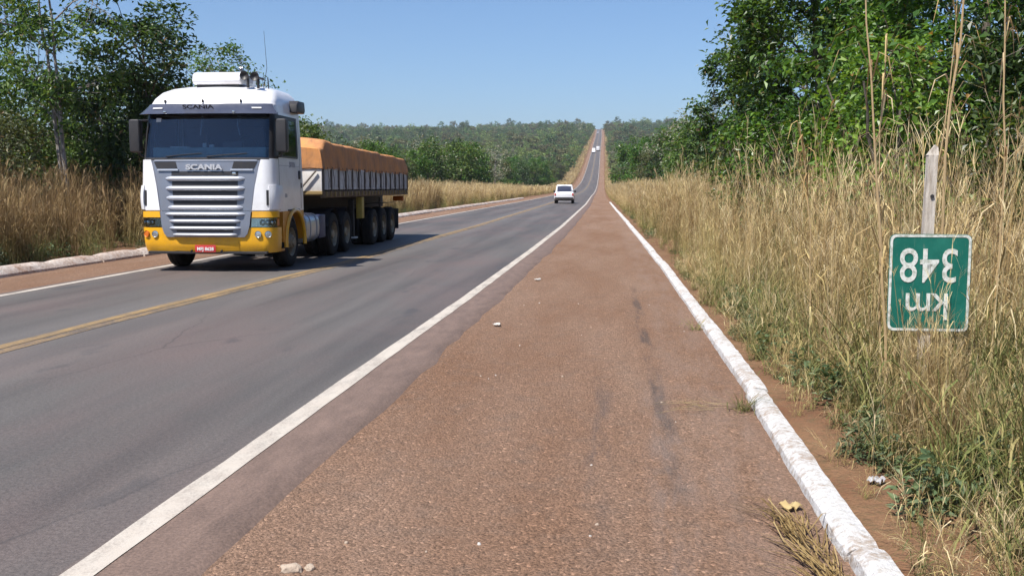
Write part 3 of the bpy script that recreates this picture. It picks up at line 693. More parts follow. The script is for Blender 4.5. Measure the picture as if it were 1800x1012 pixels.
def ty_(y, z):
    f = float(np.interp(z, _Z, _Fr)); r = float(np.interp(z, _Z, _Rc)); return 2 + (y - f - .075 - r) / (CB - f - .075 - r)
def patch(name, mat, z0, z1, tA, tB, off=0.012, depth=0.03, nz=6, nt=14, parent=truck, mirror=False, offz=None, bevel=0.0, label=None):
    """a panel that follows the cab skin; tA, tB may be functions of z"""
    mb = MB(); fa = tA if callable(tA) else (lambda z: tA); fb = tB if callable(tB) else (lambda z: tB)
    def rows(o):
        R = []
        for i in range(nz + 1):
            z = z0 + (z1 - z0) * i / nz; oo = o + (offz(i / nz) if offz else 0); a, b = fa(z), fb(z)
            row = [cabP(a + (b - a) * j / nt, z, oo, None) for j in range(nt + 1)]
            if mirror: row = [Vector((-p.x, p.y, p.z)) for p in row]
            R.append(row)
        return R
    A = rows(off); B = [[cabP(0, 0.5)] * 0 for _ in A]
    inner = rows(off - depth) if not offz else None
    if inner is None:
        save = offz; R = []
        for i in range(nz + 1):
            z = z0 + (z1 - z0) * i / nz; a, b = fa(z), fb(z); row = [cabP(a + (b - a) * j / nt, z, off - depth) for j in range(nt + 1)]
            if mirror: row = [Vector((-p.x, p.y, p.z)) for p in row]
            R.append(row)
        inner = R
    mb.grid(A); mb.grid(inner, True)
    per = [(0, j) for j in range(nt + 1)] + [(i, nt) for i in range(1, nz + 1)] + [(nz, j) for j in range(nt - 1, -1, -1)] + [(i, 0) for i in range(nz - 1, 0, -1)]
    rim = [A[i][j] for i, j in per] + [inner[i][j] for i, j in per]; m = len(per)
    mb.add(rim, [(k, (k + 1) % m, (k + 1) % m + m, k + m) for k in range(m)])
    o = mb.build(name, mat, parent, smooth=True, angle=40)
    if label: o['label'] = label
    return o

# ---- cab shell with real window openings
tl = sorted(set([0, .25, .5, .75, 1, 1.15, 1.3, 1.45, 1.6, 1.8, 2.0, 2.08, 2.3, 2.55, 2.80, 3.0]))
zl = [1.12, 1.35, 1.6, 1.85, 2.12, 2.18, 2.4, 2.65, 2.9, 2.98, 3.14, 3.20, 3.26, 3.32, 3.39, 3.44, 3.48, 3.51, 3.54]
def hole(ta, za):
    if 2.12 < za < 2.98 and ta < 1.44: return True
    if 2.18 < za < 2.9 and 2.08 < ta < 2.80: return True
    return False
def shell(z_lo, z_hi, name, mat):
    mb = MB(); zz = [z for z in zl if z_lo - 1e-6 <= z <= z_hi + 1e-6]
    full = [-t for t in tl[::-1] if t > 0] + tl
    for i in range(len(zz) - 1):
        for j in range(len(full) - 1):
            tm = abs(full[j] + full[j + 1]) / 2; zm = (zz[i] + zz[i + 1]) / 2
            if hole(tm, zm): continue
            mb.add([cabP(full[j], zz[i]), cabP(full[j + 1], zz[i]), cabP(full[j + 1], zz[i + 1]), cabP(full[j], zz[i + 1])], [(0, 1, 2, 3)])
    for i in range(len(zz) - 1):    # rear wall
        a, b = zz[i], zz[i + 1]; mb.add([cabP(-3, a), cabP(3, a), cabP(3, b), cabP(-3, b)], [(3, 2, 1, 0)])
    if z_hi > 3.4: mb.add([cabP(t, 3.54) for t in full], [tuple(range(len(full)))])
    if z_lo < 1.2: mb.add([cabP(t, 1.12) for t in full], [tuple(range(len(full)))[::-1]])
    bm = bmesh.new(); vs_ = [bm.verts.new(p) for p in mb.v]
    for q in mb.f: bm.faces.new([vs_[k] for k in q])
    bmesh.ops.remove_doubles(bm, verts=bm.verts, dist=1e-4)
    me = bpy.data.meshes.new(name); bm.to_mesh(me); bm.free(); me.polygons.foreach_set('use_smooth', [True] * len(me.polygons)); me.set_sharp_from_angle(angle=rad(38)); me.update()
    return link(name, me, mat, truck)
cab = shell(1.12, 3.14, 'cab', 'truck_white')
roof = shell(3.14, 3.54, 'roof', 'truck_white')
# cab interior
MB().box((0, 1.1, 2.13), (2.38, 1.7, 0.04)).build('cabin_floor', 'interior_dark', truck)
MB().box((0, 1.98, 2.55), (2.36, 0.03, 0.84)).build('cabin_rear_wall', 'interior_dark', truck)
MB().box((0, 1.15, 3.02), (2.3, 1.6, 0.03)).build('cabin_ceiling', 'interior_dark', truck)
dash = MB().box((0, 0.47, 2.24), (2.2, 0.36, 0.19)).build('dashboard', 'dash_teal', truck, bevel=0.03)
MB().box((0.42, 0.42, 2.36), (0.38, 0.05, 0.16)).build('dashboard_screen', 'black_plastic', dash, bevel=0.01)
MB().box((0.02, 0.40, 2.35), (0.10, 0.06, 0.08)).build('dashboard_item', 'paper_white', dash, bevel=0.02)
MB().box((-0.12, 0.40, 2.36), (0.08, 0.06, 0.12)).build('dashboard_item', 'paper_white', dash, bevel=0.02)
MB().box((-0.62, 0.42, 2.335), (0.34, 0.12, 0.035)).build('dashboard_item', 'paper_white', dash, bevel=0.01)
for sx in (-0.55, 0.6):
    MB().box((sx, 1.15, 2.45), (0.5, 0.16, 0.62), 0.8).build('seat_back', 'interior_dark', truck, bevel=0.05)
MB().lathe_x([(-.02, .20), (0, .215), (.02, .20), (0, .185)], 24, closed=True).build('steering_wheel', 'black_plastic', truck, smooth=True, loc=None)
sw = truck.children[-1]; sw.location = (0.58, 0.78, 2.36); sw.rotation_euler = (0, rad(0), rad(90)); sw.rotation_euler = (rad(55), 0, rad(90))
for xx, ww in ((-0.16, .028), (0.54, .022)):  # two thin pale strips hanging behind the windscreen
    mb = MB(); mb.tube([(xx, 0.42, 2.93), (xx - .01, 0.40, 2.75), (xx - .03 if xx < 0 else xx + .04, 0.37, 2.56)], [.022, .016, .010], 6); mb.build('curtain_cord', 'curtain_pale', truck, smooth=True)
# glazing
ws = patch('windscreen', 'truck_glass', 2.12, 2.98, -1.44, 1.44, 0.004, 0.012, 8, 30)
patch('side_window', 'truck_glass', 2.18, 2.9, 2.08, 2.80, 0.002, 0.01, 4, 6)
patch('side_window', 'truck_glass', 2.18, 2.9, 2.08, 2.80, 0.002, 0.01, 4, 6, mirror=True)
for m in (False, True):
    patch('door_pillar', 'black_plastic', 2.12, 3.0, 1.43, 2.085, 0.008, 0.02, 6, 8, mirror=m)
    patch('window_frame', 'black_plastic', 2.89, 2.96, 2.07, 2.84, 0.008, 0.02, 2, 6, mirror=m)
    patch('window_frame', 'black_plastic', 2.17, 2.96, 2.79, 2.84, 0.009, 0.02, 4, 2, mirror=m)
    patch('window_divider', 'black_plastic', 2.18, 2.89, 2.20, 2.225, 0.008, 0.02, 4, 2, mirror=m)
patch('windscreen_seal', 'black_plastic', 2.085, 2.135, -1.44, 1.44, 0.010, 0.02, 2, 30)
for xx, z in ((-0.95, 2.86), ): patch('sticker', 'paper_white', z - .05, z + .02, tx(xx - .05, z), tx(xx + .05, z), 0.007, 0.003, 2, 2, parent=ws)
for s0, s1 in ((-0.75, -0.05), (0.05, 0.8)):   # wipers
    MB().tube([cabP(tx(s0, 2.17), 2.155, .03), cabP(tx((s0 + s1) / 2, 2.2), 2.19, .035), cabP(tx(s1, 2.2), 2.215, .03)], .010, 5).build('wiper', 'black_plastic', truck)
# sun visor with lettering
vis = patch('sun_visor', 'visor_tint', 2.95, 3.15, -1.62, 1.62, 0.03, 0.02, 6, 34, offz=lambda u: 0.15 * (1 - u) ** 1.4 + 0.0)
def put_text(txt, size, loc, mat, parent, rot=(rad(90), 0, 0), sx=1.0, ext=.003, bold=0.0, name='lettering'):
    o = link(name, text_mesh(txt, size, ext, bold, sx), mat, parent, loc); o.rotation_euler = rot; return o
put_text('SCANIA', 0.105, (-0.13, 0.145, 3.075), 'letter_dark', vis, (rad(115), 0, 0), 1.6, .003, .003)
for xx in (-.95, .98): patch('visor_mark', 'paper_white', 3.05, 3.075, tx(xx - .12, 3.06), tx(xx + .12, 3.06), 0.115, 0.012, 2, 4, parent=vis)
for xx in (-0.85, -0.1, 0.62):
    MB().box(tuple(cabP(tx(xx, 3.2), 3.2, .02)), (.03, .05, .06)).build('roof_marker', 'black_plastic', truck, bevel=.008)
for xx in (-.75, .55): MB().box(tuple(cabP(tx(xx, 2.98), 2.985, .165)), (.05, .03, .03)).build('visor_lamp', 'lamp_chrome', truck, bevel=.008)

# ---- grille
gw = lambda z: float(np.interp(z, [0.62, 0.70, 0.86, 1.14, 1.6, 2.0, 2.09], [0.70, 0.79, 0.84, 0.87, 0.93, 1.01, 1.04]))
up = patch('upper_grille', 'grille_silver', 1.15, 2.085, lambda z: -tx(gw(z), z), lambda z: tx(gw(z), z), 0.02, 0.04, 12, 24)
lo = patch('lower_grille', 'grille_silver', 0.655, 1.135, lambda z: -tx(gw(z), z), lambda z: tx(gw(z), z), 0.05, 0.06, 8, 24)
def slot(z0, z1, hw, parent, off, mat='black_plastic'): return patch('grille_slot', mat, z0, z1, lambda z: -tx(hw, z), lambda z: tx(hw, z), off, 0.012, 2, 16, parent=parent)
def bar(z, hw, parent, off, h=0.075):
    mb = MB(); R = []
    n = 26
    for j in range(n + 1):
        x = -hw + 2 * hw * j / n; e = max(0.0, min(1, (1 - abs(x) / hw) / 0.12)) ** .5; hh = h * (.35 + .65 * e); row = []
        for k in range(9):
            a = math.pi * k / 8; p = cabP(tx(x, z), z + hh / 2 * math.cos(a), off + .055 * e * abs(math.sin(a)) ** .8); row.append(p)
        R.append(row)
    mb.grid(R); return mb.build('grille_bar', 'grille_bar', parent, smooth=True, angle=80)
for z0, z1, hw in ((1.80, 1.88, .64), (1.60, 1.70, .63), (1.43, 1.53, .62), (1.245, 1.335, .61)): slot(z0, z1, hw, up, .024)
for z, hw in ((1.745, .76), (1.565, .76), (1.385, .75), (1.205, .72)): bar(z, hw, up, .022, .088)
for z0, z1, hw in ((1.01, 1.055, .60), (0.86, 0.91, .60), (0.75, 0.79, .54)): slot(z0, z1, hw, lo, .054)
for z, hw in ((1.085, .76), (0.955, .68), (0.825, .68), (0.70, .62)): bar(z, hw, lo, .052, .062)
put_text('SCANIA', 0.135, (0.0, 0.008, 1.955), 'letter_silver', up, (rad(92), 0, 0), 1.45, .012, .006)
patch('badge_line', 'letter_silver', 1.885, 1.893, lambda z: -tx(.33, z), lambda z: tx(.33, z), .026, .006, 1, 10, parent=up)
for s in (-1, 1):
    a, b = (.55, .97)
    patch('grille_vent', 'black_plastic', 1.93, 2.06, (lambda z: tx(.52 + (z - 1.93) * .3, z)), (lambda z: tx(.93 + (z - 1.93) * .5, z)), .026, .012, 4, 6, parent=up, mirror=s < 0)
    patch('vent_lip', 'grille_bar', 1.895, 1.925, (lambda z: tx(.50, z)), (lambda z: tx(.91, z)), .05, .04, 2, 6, parent=up, mirror=s < 0)
MB().box((0.58, -0.005, 1.84), (.07, .02, .05)).build('badge', 'lamp_chrome', up, bevel=.015)
patch('hood_edge', 'grille_bar', 2.075, 2.095, lambda z: -tx(.98, z), lambda z: tx(.98, z), .03, .03, 2, 20)

# ---- white corner panels with air slots
for s in (-1, 1):
    m = s < 0
    cp = patch('corner_panel', 'truck_white', 1.155, 2.10, (lambda z: tx(gw(z) + .012, z)), (lambda z: 2.0 + (0.02 if z < 1.5 else -.25 * (z - 1.5))), 0.03, 0.05, 14, 16, mirror=m)
    patch('air_scoop', 'truck_white', 1.17, 1.62, 1.35, 2.10, 0.055, 0.05, 8, 8, mirror=m, parent=cp, offz=lambda u: 0.02 * math.sin(u * 3.14))
    patch('air_slot', 'black_plastic', 1.25, 1.53, 1.24, 1.42, 0.046, 0.02, 4, 4, mirror=m, parent=cp)
    patch('panel_seam', 'black_plastic', 1.15, 2.12, 2.10, 2.108, 0.002, 0.004, 6, 1, mirror=m)
    patch('panel_seam', 'black_plastic', 1.15, 2.98, 2.905, 2.912, 0.002, 0.004, 6, 1, mirror=m)
    patch('panel_seam', 'letter_grey', 1.995, 2.003, 2.10, 2.905, 0.002, 0.004, 1, 8, mirror=m)
    patch('window_sill', 'black_plastic', 2.15, 2.185, 2.06, 2.82, 0.010, 0.02, 2, 8, mirror=m)

# ---- bumper
bm_t = 2.10
bf = patch('bumper', 'truck_yellow', 0.36, 0.83, -bm_t, bm_t, 0.02, 0.05, 8, 44, offz=lambda u: 0.0)
mid = patch('bumper_insert', 'truck_yellow', 0.40, 0.60, lambda z: -tx(.62, z), lambda z: tx(.62, z), 0.026, 0.02, 4, 16, parent=bf); 
for s in (-1, 1):
    m = s < 0
    patch('lamp_cover', 'truck_yellow', 1.02, 1.135, (lambda z: tx(gw(z) + .02, z)), 2.02, 0.03, 0.05, 4, 12, mirror=m)
    hs = patch('headlight', 'lamp_chrome', 0.845, 1.005, (lambda z: tx(gw(z) + .02, z)), 1.80, -0.02, 0.03, 4, 12, mirror=m)
    for t in (1.0, 1.32, 1.6):
        p = cabP(t, .925, .0); mb = MB(); a = (t - 1) * math.pi / 2
        mb.lathe_x([(0.02, .02), (0.012, .045), (-.01, .062)], 16)
        o = mb.build('reflector', 'lamp_chrome', hs, smooth=True); o.location = (p.x * (-1 if m else 1), p.y, p.z); o.rotation_euler = (0, 0, rad(-90) + (a if not m else -a))
    patch('headlight_lens', 'lamp_glass', 0.84, 1.01, (lambda z: tx(gw(z) + .016, z)), 1.86, 0.022, 0.008, 4, 12, mirror=m, parent=hs)
    patch('indicator', 'lamp_amber', 0.86, 0.99, 1.82, 2.04, 0.012, 0.02, 3, 4, mirror=m, parent=hs)
    patch('lamp_recess', 'black_plastic', 0.825, 1.025, (lambda z: tx(gw(z) + .012, z)), 2.08, -0.045, 0.02, 3, 12, mirror=m)
    for t, mt in ((0.93, 'lamp_chrome'), (1.28, 'lamp_chrome' if s > 0 else 'lamp_amber')):
        p = cabP(t, .71, .022); a = max(0, (t - 1)) * math.pi / 2
        fl_ = MB().lathe_x([(-.012, .0), (-.016, .03), (-.010, .052), (-.022, .062), (.02, .066)], 18).build('fog_lamp', mt, bf, smooth=True)
        fl_.location = (p.x * s, p.y, p.z); fl_.rotation_euler = (0, 0, (rad(90) + a) if s > 0 else (rad(90) - a))
MB().box((0, 0.2, 0.36), (2.3, 0.3, 0.05)).build('bumper_underside', 'black_plastic', bf, bevel=.01)
plate = MB().box((0.0, -0.03, 0.44), (0.40, 0.012, 0.135)).build('licence_plate', 'plate_red', truck, bevel=.004)
put_text('MFJ 8628', 0.085, (0, -0.040, 0.432), 'letter_white', plate, (rad(90), 0, 0), 1.0, .002, .002)
patch('plate_top', 'letter_white', .49, .497, lambda z: -tx(.12, z), lambda z: tx(.12, z), .052, .004, 1, 4, parent=plate)
for xx in (-.28, .3): MB().tube([(xx, .02, .40), (xx, -.02, .385)], .02, 8).build('tow_eye', 'black_plastic', bf)
MB().box((0.93, 0.3, 0.30), (.16, .10, .035)).build('step_light', 'paper_white', truck, bevel=.006)

# ---- cab side: wheel arch, steps, handle, lettering, mirrors
for s in (-1, 1):
    xo = 1.285 * s; xi = 1.15 * s
    arc = [(1.42 + .61 * math.cos(a), .50 + .61 * math.sin(a)) for a in np.linspace(0.05, math.pi - .05, 22)]
    poly = arc + [(0.66, .53), (0.66, 1.118), (CB, 1.118), (CB, .53)]
    MB().prism(poly, 'x', xi, xo).build('wheel_arch', 'truck_orange_side', truck)
    lip = MB(); pts = [(xo + .012 * s, 1.42 + .63 * math.cos(a), .50 + .63 * math.sin(a)) for a in np.linspace(-.12, math.pi + .12, 26)]
    lip.tube(pts, .042, 8).build('arch_lip', 'truck_yellow', truck, smooth=True)
    stp = MB(); stp.box((1.20 * s, .66, .62), (.12, .24, .05)); stp.box((1.20 * s, .66, .38), (.14, .26, .05)); stp.build('step', 'truck_orange_side', truck, bevel=.01)
    MB().box((1.12 * s, .66, .52), (.10, .22, .30)).build('step_recess', 'black_plastic', truck)
    hd = cabP(2.86, 1.83, .012, s); MB().box(tuple(hd), (.03, .11, .17)).build('door_handle', 'black_plastic', truck, bevel=.012)
    MB().box(tuple(cabP(2.93, 1.62, .004, s)), (.012, .07, .10)).build('door_lock', 'post_rust', truck, bevel=.004)
    MB().box(tuple(cabP(2.6, 1.135, .006, s)), (.02, .75, .03)).build('sill_trim', 'black_plastic', truck, bevel=.005)
    # side air deflector box at the roof edge
    MB().prism([(1.45, 3.06), (2.0, 3.06), (2.06, 3.12), (2.02, 3.30), (1.60, 3.30), (1.48, 3.22)], 'x', 1.13 * s, 1.36 * s).build('roof_side_deflector', 'black_plastic', truck, bevel=.025)
    # mirrors
    mx = 1.42 * s
    mir = MB().box((mx, .30, 2.55), (.21, .17, .62)).build('mirror', 'black_plastic', truck, bevel=.045, seg=3)
    MB().box((mx, .392, 2.62), (.17, .008, .38)).build('mirror_glass', 'lamp_chrome', mir)
    MB().box((mx, .392, 2.33), (.17, .008, .12)).build('mirror_glass', 'lamp_chrome', mir)
    MB().tube([(1.2 * s, .50, 2.86), (1.36 * s, .38, 2.84), (mx, .32, 2.80)], .022, 6).build('mirror_arm', 'black_plastic', mir)
    MB().tube([(1.22 * s, .48, 2.14), (1.36 * s, .38, 2.18), (mx, .32, 2.28)], .024, 6).build('mirror_arm', 'black_plastic', mir)
put_text('SVTN', 0.16, tuple(cabP(2.60, 2.02, .006)), 'letter_grey', truck, (rad(90), 0, rad(90)), 1.0, .002)
put_text('331', 0.10, tuple(cabP(2.33, 1.42, .006)), 'letter_grey', truck, (rad(90), 0, rad(90)), 1.0, .002)
# ---- roof gear
ac = MB().prism([(0.86, 3.56), (0.80, 3.62), (0.84, 3.76), (0.94, 3.80), (1.60, 3.80), (1.72, 3.74), (1.74, 3.56)], 'x', -0.50, 0.46).build('roof_cooler', 'truck_white', truck, bevel=.035, seg=3)
MB().prism([(0.9, 3.50), (0.9, 3.57), (1.7, 3.57), (1.7, 3.50)], 'x', -0.44, 0.40).build('cooler_base', 'black_plastic', ac)
MB().box((.462, 1.26, 3.69), (.02, .5, .12)).build('cooler_vent', 'letter_grey', ac, bevel=.006)
for xx, ll_, zz in ((.60, .55, 3.70), (.80, .42, 3.68)):
    h_ = MB(); h_.lathe_x([(0, .085), (.01, .088), (.05, .055), (.12, .034), (.25, .024), (ll_, .02), (ll_ + .06, .03), (ll_ + .07, 0)], 18)
    h_.lathe_x([(.04, .0), (.03, .05), (0.0, .083)], 18)
    o = h_.build('air_horn', 'black_plastic', truck, smooth=True); o.location = (xx, .62, zz); o.rotation_euler = (0, 0, rad(90))
    MB().box((xx, .84, 3.56), (.04, .06, .24)).build('horn_bracket', 'black_plastic', truck, bevel=.006)
MB().tube([(.95, 1.0, 3.38), (.95, 1.0, 3.55), (.93, 1.02, 3.70)], .012, 6).build('roof_mast', 'black_plastic', truck)
MB().tube([(.80, 1.1, 3.42), (.86, 1.2, 3.9), (.80, 1.25, 4.62)], [.008, .005, .003], 5).build('whip_antenna', 'black_plastic', truck)
MB().tube([(.92, .9, 3.42), (1.02, 1.3, 3.46), (1.08, 1.8, 3.38)], .012, 6).build('roof_cable', 'black_plastic', truck)
MB().lathe_x([(0, .0), (0.0, .05), (.06, .05), (.06, 0)], 12, (.43, .9, 3.85)).build('roof_lamp', 'visor_tint', truck, smooth=True)

# ---- wheels
def wheel(x, y, s, r=.50, w=.29, dual=False, parent=truck, rim_mat='rim_metal'):
    """s: outward side"""
    ty = MB(); xs = [0] if not dual else [0, -s * .33]
    for dx in xs:
        c = (x + dx, y, r - .004)
        p = [(-w / 2 + .02, .27), (-w / 2, .33), (-w / 2 - .005, .42), (-w / 2 + .012, .475), (-w / 2 + .035, r - .006), (-.05, r), (-.045, r - .012), (-.035, r - .012), (-.03, r), (.03, r), (.035, r - .012), (.045, r - .012), (.05, r), (w / 2 - .035, r - .006), (w / 2 - .012, .475), (w / 2 + .005, .42), (w / 2, .33), (w / 2 - .02, .27)]
        ty.lathe_x(p, 32, c)
    wh = ty.build('wheel', 'tyre_rubber', parent, smooth=True, angle=50)
    rm = MB()
    if not dual: q = [(w / 2 - .02, .275), (w / 2 - .0, .285), (w / 2 - .02, .26), (w / 2 - .07, .24), (w / 2 - .05, .17), (w / 2 + .02, .13), (w / 2 + .03, .10), (w / 2 + .06, .09), (w / 2 + .065, .0)]
    else: q = [(w / 2 - .02, .275), (w / 2 - .0, .285), (w / 2 - .03, .26), (w / 2 - .16, .23), (w / 2 - .18, .14), (w / 2 - .05, .11), (w / 2 - .02, .10), (w / 2 - .01, .0)]
    rm.lathe_x([(a * s, b) for a, b in q], 24, (x, y, r - .004)); rm.build('rim', rim_mat, wh, smooth=True)
    nb = MB()
    for k in range(10):
        a = 2 * math.pi * k / 10; nb.box((x + s * (w / 2 - (.035 if not dual else .16)), y + .19 * math.cos(a), r + .19 * math.sin(a)), (.04, .028, .028))
    nb.build('wheel_nuts', 'rim_metal', wh); wh.children[-1]['kind'] = 'stuff'
    return wh
for s in (-1, 1):
    wheel(1.07 * s, 1.42, s, rim_mat='rim_metal')
    for y in (4.75, 6.0): wheel(1.07 * s, y, s, dual=True)
    for y in (9.15, 10.4, 11.65): wheel(1.07 * s, y, s, dual=True)
for y in (1.42, 4.75, 6.0, 9.15, 10.4, 11.65): MB().tube([(-1.0, y, .5), (1.0, y, .5)], .075, 10).build('axle', 'chassis_dark', truck)
# ---- tractor frame
for s in (-1, 1): MB().box((.42 * s, 3.7, .92), (.09, 6.3, .26)).build('frame_rail', 'chassis_dark', truck, bevel=.01)
MB().box((0, 1.3, .72), (1.1, 2.0, .55)).build('engine', 'chassis_dark', truck, bevel=.05)
MB().prism([(.5 * math.cos(q), 5.4 + .5 * math.sin(q)) for q in np.linspace(0, 2 * math.pi, 20, endpoint=False)], 'z', 1.06, 1.14).build('fifth_wheel', 'chassis_dark', truck)
for s in (-1, 1):
    tk = MB(); 
    sec = [(.33 * math.copysign(abs(math.cos(a)) ** .6, math.cos(a)), .31 * math.copysign(abs(math.sin(a)) ** .6, math.sin(a))) for a in np.linspace(0, 2 * math.pi, 24, endpoint=False)]
    tk.prism([(.93 * s + u, .72 + v) for u, v in sec], 'y', 2.35, 3.35)
    t_ = tk.build('fuel_tank', 'tank_metal', truck, bevel=.03)
    for y in (2.6, 3.08): 
        st = MB(); st.prism([(.93 * s + u * 1.03, .72 + v * 1.03) for u, v in sec], 'y', y, y + .06); st.build('tank_strap', 'letter_grey', t_)
    MB().tube([(1.1 * s, 2.45, 1.0), (1.1 * s, 2.45, 1.07)], .05, 10).build('tank_cap', 'black_plastic', t_)
    MB().box((1.0 * s, 3.75, .72), (.42, .55, .52)).build('battery_box', 'blue_paint', truck, bevel=.03)
    for y in (4.75, 6.0):
        fe = MB(); pts = [[(1.22 * s, y + .60 * math.cos(a), .5 + .60 * math.sin(a)), (.66 * s, y + .60 * math.cos(a), .5 + .60 * math.sin(a))] for a in np.linspace(.35, math.pi - .35, 14)]
        fe.grid(pts); fe.grid([[(p[0], p[1] * 1.0, p[2] - .012) for p in r_] for r_ in pts], True); fe.build('mudguard', 'black_plastic', truck, smooth=True)
# hoses between cab and trailer
for xx, zz in ((-.25, 1.9), (0.0, 2.0), (.3, 1.85)):
    MB().tube([(xx, 2.06, zz), (xx + .25, 2.5, zz - .15), (xx + .45, 3.0, zz - .2), (xx + .5, 3.5, zz - .3)], .018, 6).build('air_hose', 'black_plastic', truck, smooth=True)

# ---- trailer
Y0, Y1 = 3.52, 13.75; HW = 1.27
tr = MB().box((0, (Y0 + Y1) / 2, 1.44), (2 * HW - .06, Y1 - Y0, .10)).build('trailer_deck', 'rail_brown', truck, bevel=.01)
for s in (-1, 1):
    MB().box((HW * s, (Y0 + Y1) / 2, 1.42), (.07, Y1 - Y0, .15)).build('side_rail', 'rail_brown', tr, bevel=.012)
    MB().box((.45 * s, 9.0, 1.17), (.13, 9.2, .42)).build('trailer_beam', 'chassis_dark', truck, bevel=.01)
    nP = 15; ys_ = np.linspace(Y0 + .06, Y1 - .06, nP + 1)
    for i in range(nP):
        a, b = ys_[i] + .045, ys_[i + 1] - .045; pn = MB(); x0 = HW * s
        pn.box((x0, (a + b) / 2, 1.775), (.035, b - a, .50))
        for k in range(1, 3): pn.box((x0 + .022 * s, a + (b - a) * k / 3, 1.775), (.016, .035, .46))
        pn.box((x0 + .022 * s, (a + b) / 2, 1.99), (.016, b - a - .02, .04)); pn.box((x0 + .022 * s, (a + b) / 2, 1.55), (.016, b - a - .02, .04))
        o = pn.build('side_board', 'board_white', tr, bevel=.004, seg=1)
    for i in range(nP + 1):
        MB().box((HW * s + .028 * s, ys_[i], 1.765), (.05, .045, .56)).build('side_post', 'post_rust', tr, bevel=.01, seg=1)
    for i in range(26):
        y = Y0 + .25 + (Y1 - Y0 - .5) * i / 25; MB().box((HW * s + .045 * s, y, 1.43), (.035, .06, .11)).build('tie_bracket', 'bracket_ochre', tr, bevel=.006, seg=1)
    for y in (8.6, 12.3):
        pass
    # flaps, landing leg, boxes
    MB().box((1.05 * s, 7.15, .78), (.13, .13, .95)).build('landing_leg', 'chassis_dark', truck, bevel=.01)
    MB().box((1.05 * s, 7.15, .29), (.26, .26, .04)).build('landing_foot', 'paper_white', truck, bevel=.01)
    MB().box((1.17 * s, 7.62, 1.05), (.16, .26, .56)).build('tool_box', 'yellow_box', truck, bevel=.02)
    MB().box((.96 * s, 12.35, .62), (.6, .02, .62)).build('mud_flap', 'black_plastic', truck)
    MB().box((1.0 * s, 13.70, 1.22), (.34, .08, .16)).build('tail_lamp', 'lamp_amber', truck, bevel=.01)
    fe = MB(); pts = [[(1.24 * s, y, 1.12 + .0), (.64 * s, y, 1.12)] for y in np.linspace(8.5, 12.3, 5)]; fe.grid(pts); fe.build('mudguard', 'black_plastic', truck)
MB().box((0, 13.1, .62), (2.2, .10, .12)).build('rear_underrun_bar', 'post_rust', truck, bevel=.015)
for s in (-1, 1): MB().box((.5 * s, 13.05, .95), (.08, .08, .62)).build('underrun_strut', 'chassis_dark', truck)
MB().box((0, 8.0, .86), (1.2, .9, .4)).build('spare_carrier', 'chassis_dark', truck, bevel=.03)
hb = MB().box((0, Y0 - .01, 1.77), (2 * HW + .03, .05, .56)).build('headboard', 'board_front', tr, bevel=.008)
MB().box((0, Y1 + .01, 1.77), (2 * HW + .03, .05, .56)).build('tailboard', 'board_white', tr, bevel=.008)
MB().box((0, Y0 - .02, 1.46), (2 * HW + .05, .06, .08)).build('front_rail', 'bracket_ochre', tr, bevel=.01)
for x0 in (.35, .8): MB().tube([(x0, Y0 - .10, 1.52), (x0 + .38, Y0 - .09, 1.95)], .022, 6).build('headboard_brace', 'post_rust', tr)
# tarpaulin draped over the load
n_u, n_v = 40, 150; rows = []
for j in range(n_v + 1):
    v = j / n_v; y = Y0 - .06 + (Y1 - Y0 + .14) * v; e = min(v, 1 - v) * (Y1 - Y0); endf = max(0.0, min(1, e / .38)) ** .5 if e < .38 else 1
    hump = 2.50 + .06 * math.sin(v * 17 + 2 * math.sin(v * 9)) * .18 + .15 * (1 - v) + .02 * mnoise.noise(Vector((y * .9, 1, 0)))
    row = []
    for i in range(n_u + 1):
        u = -1 + 2 * i / n_u; a = abs(u)
        if a > .62: k = (a - .62) / .38; x = 1.315 - .05 * (1 - k) ** 1.5; z = hump - .03 - (hump - .03 - 2.0) * k
        else: k = a / .62; x = k * 1.265; z = hump + .09 * (1 - k ** 2.2) - .03
        fold = mnoise.noise(Vector((y * 3.2 + (3 if u > 0 else 9), z * .6, u * 1.5))) * .014 + mnoise.noise(Vector((y * 13, z * .8, 4))) * .009 + .018 * abs(math.sin(y * 2.35)) ** 6 * -1
        z2 = 2.0 + (z - 2.0) * (endf if endf < 1 else 1); x2 = x + (fold if a > .55 else 0)
        if a <= .62: z2 += fold * .8
        if a > .97: z2 -= .03 * abs(math.sin(y * 1.5)); 
        row.append((math.copysign(x2, u) if a > 1e-6 else 0, y, z2))
    rows.append(row)
tp = MB().grid(rows)
for yy, row in ((Y0 - .07, rows[3]), (Y1 + .09, rows[-4])):      # hanging front and rear aprons
    R = []
    for q in range(9):
        k = q / 8; R.append([(x * (1 if k < 1 else .995), yy + .015 * mnoise.noise(Vector((x * 4, k * 2, yy))), max(2.02, z - .04) * (1 - k) + (2.01 - .02 * abs(math.sin(x * 3))) * k) for x, y, z in row])
    tp.grid([[(x, y, z) for x, y, z in row]] + R)
tp.build('tarpaulin', 'tarpaulin', tr, smooth=True, angle=60)
rp = MB()
for i in range(22):
    y = Y0 + .3 + i * .455; sx = HW + .062; rp.tube([(sx, y, 2.03), (sx + .01, y + .1, 1.75), (sx, y + .05, 1.47)], .007, 4)
rp.build('tie_ropes', 'post_rust', tr)
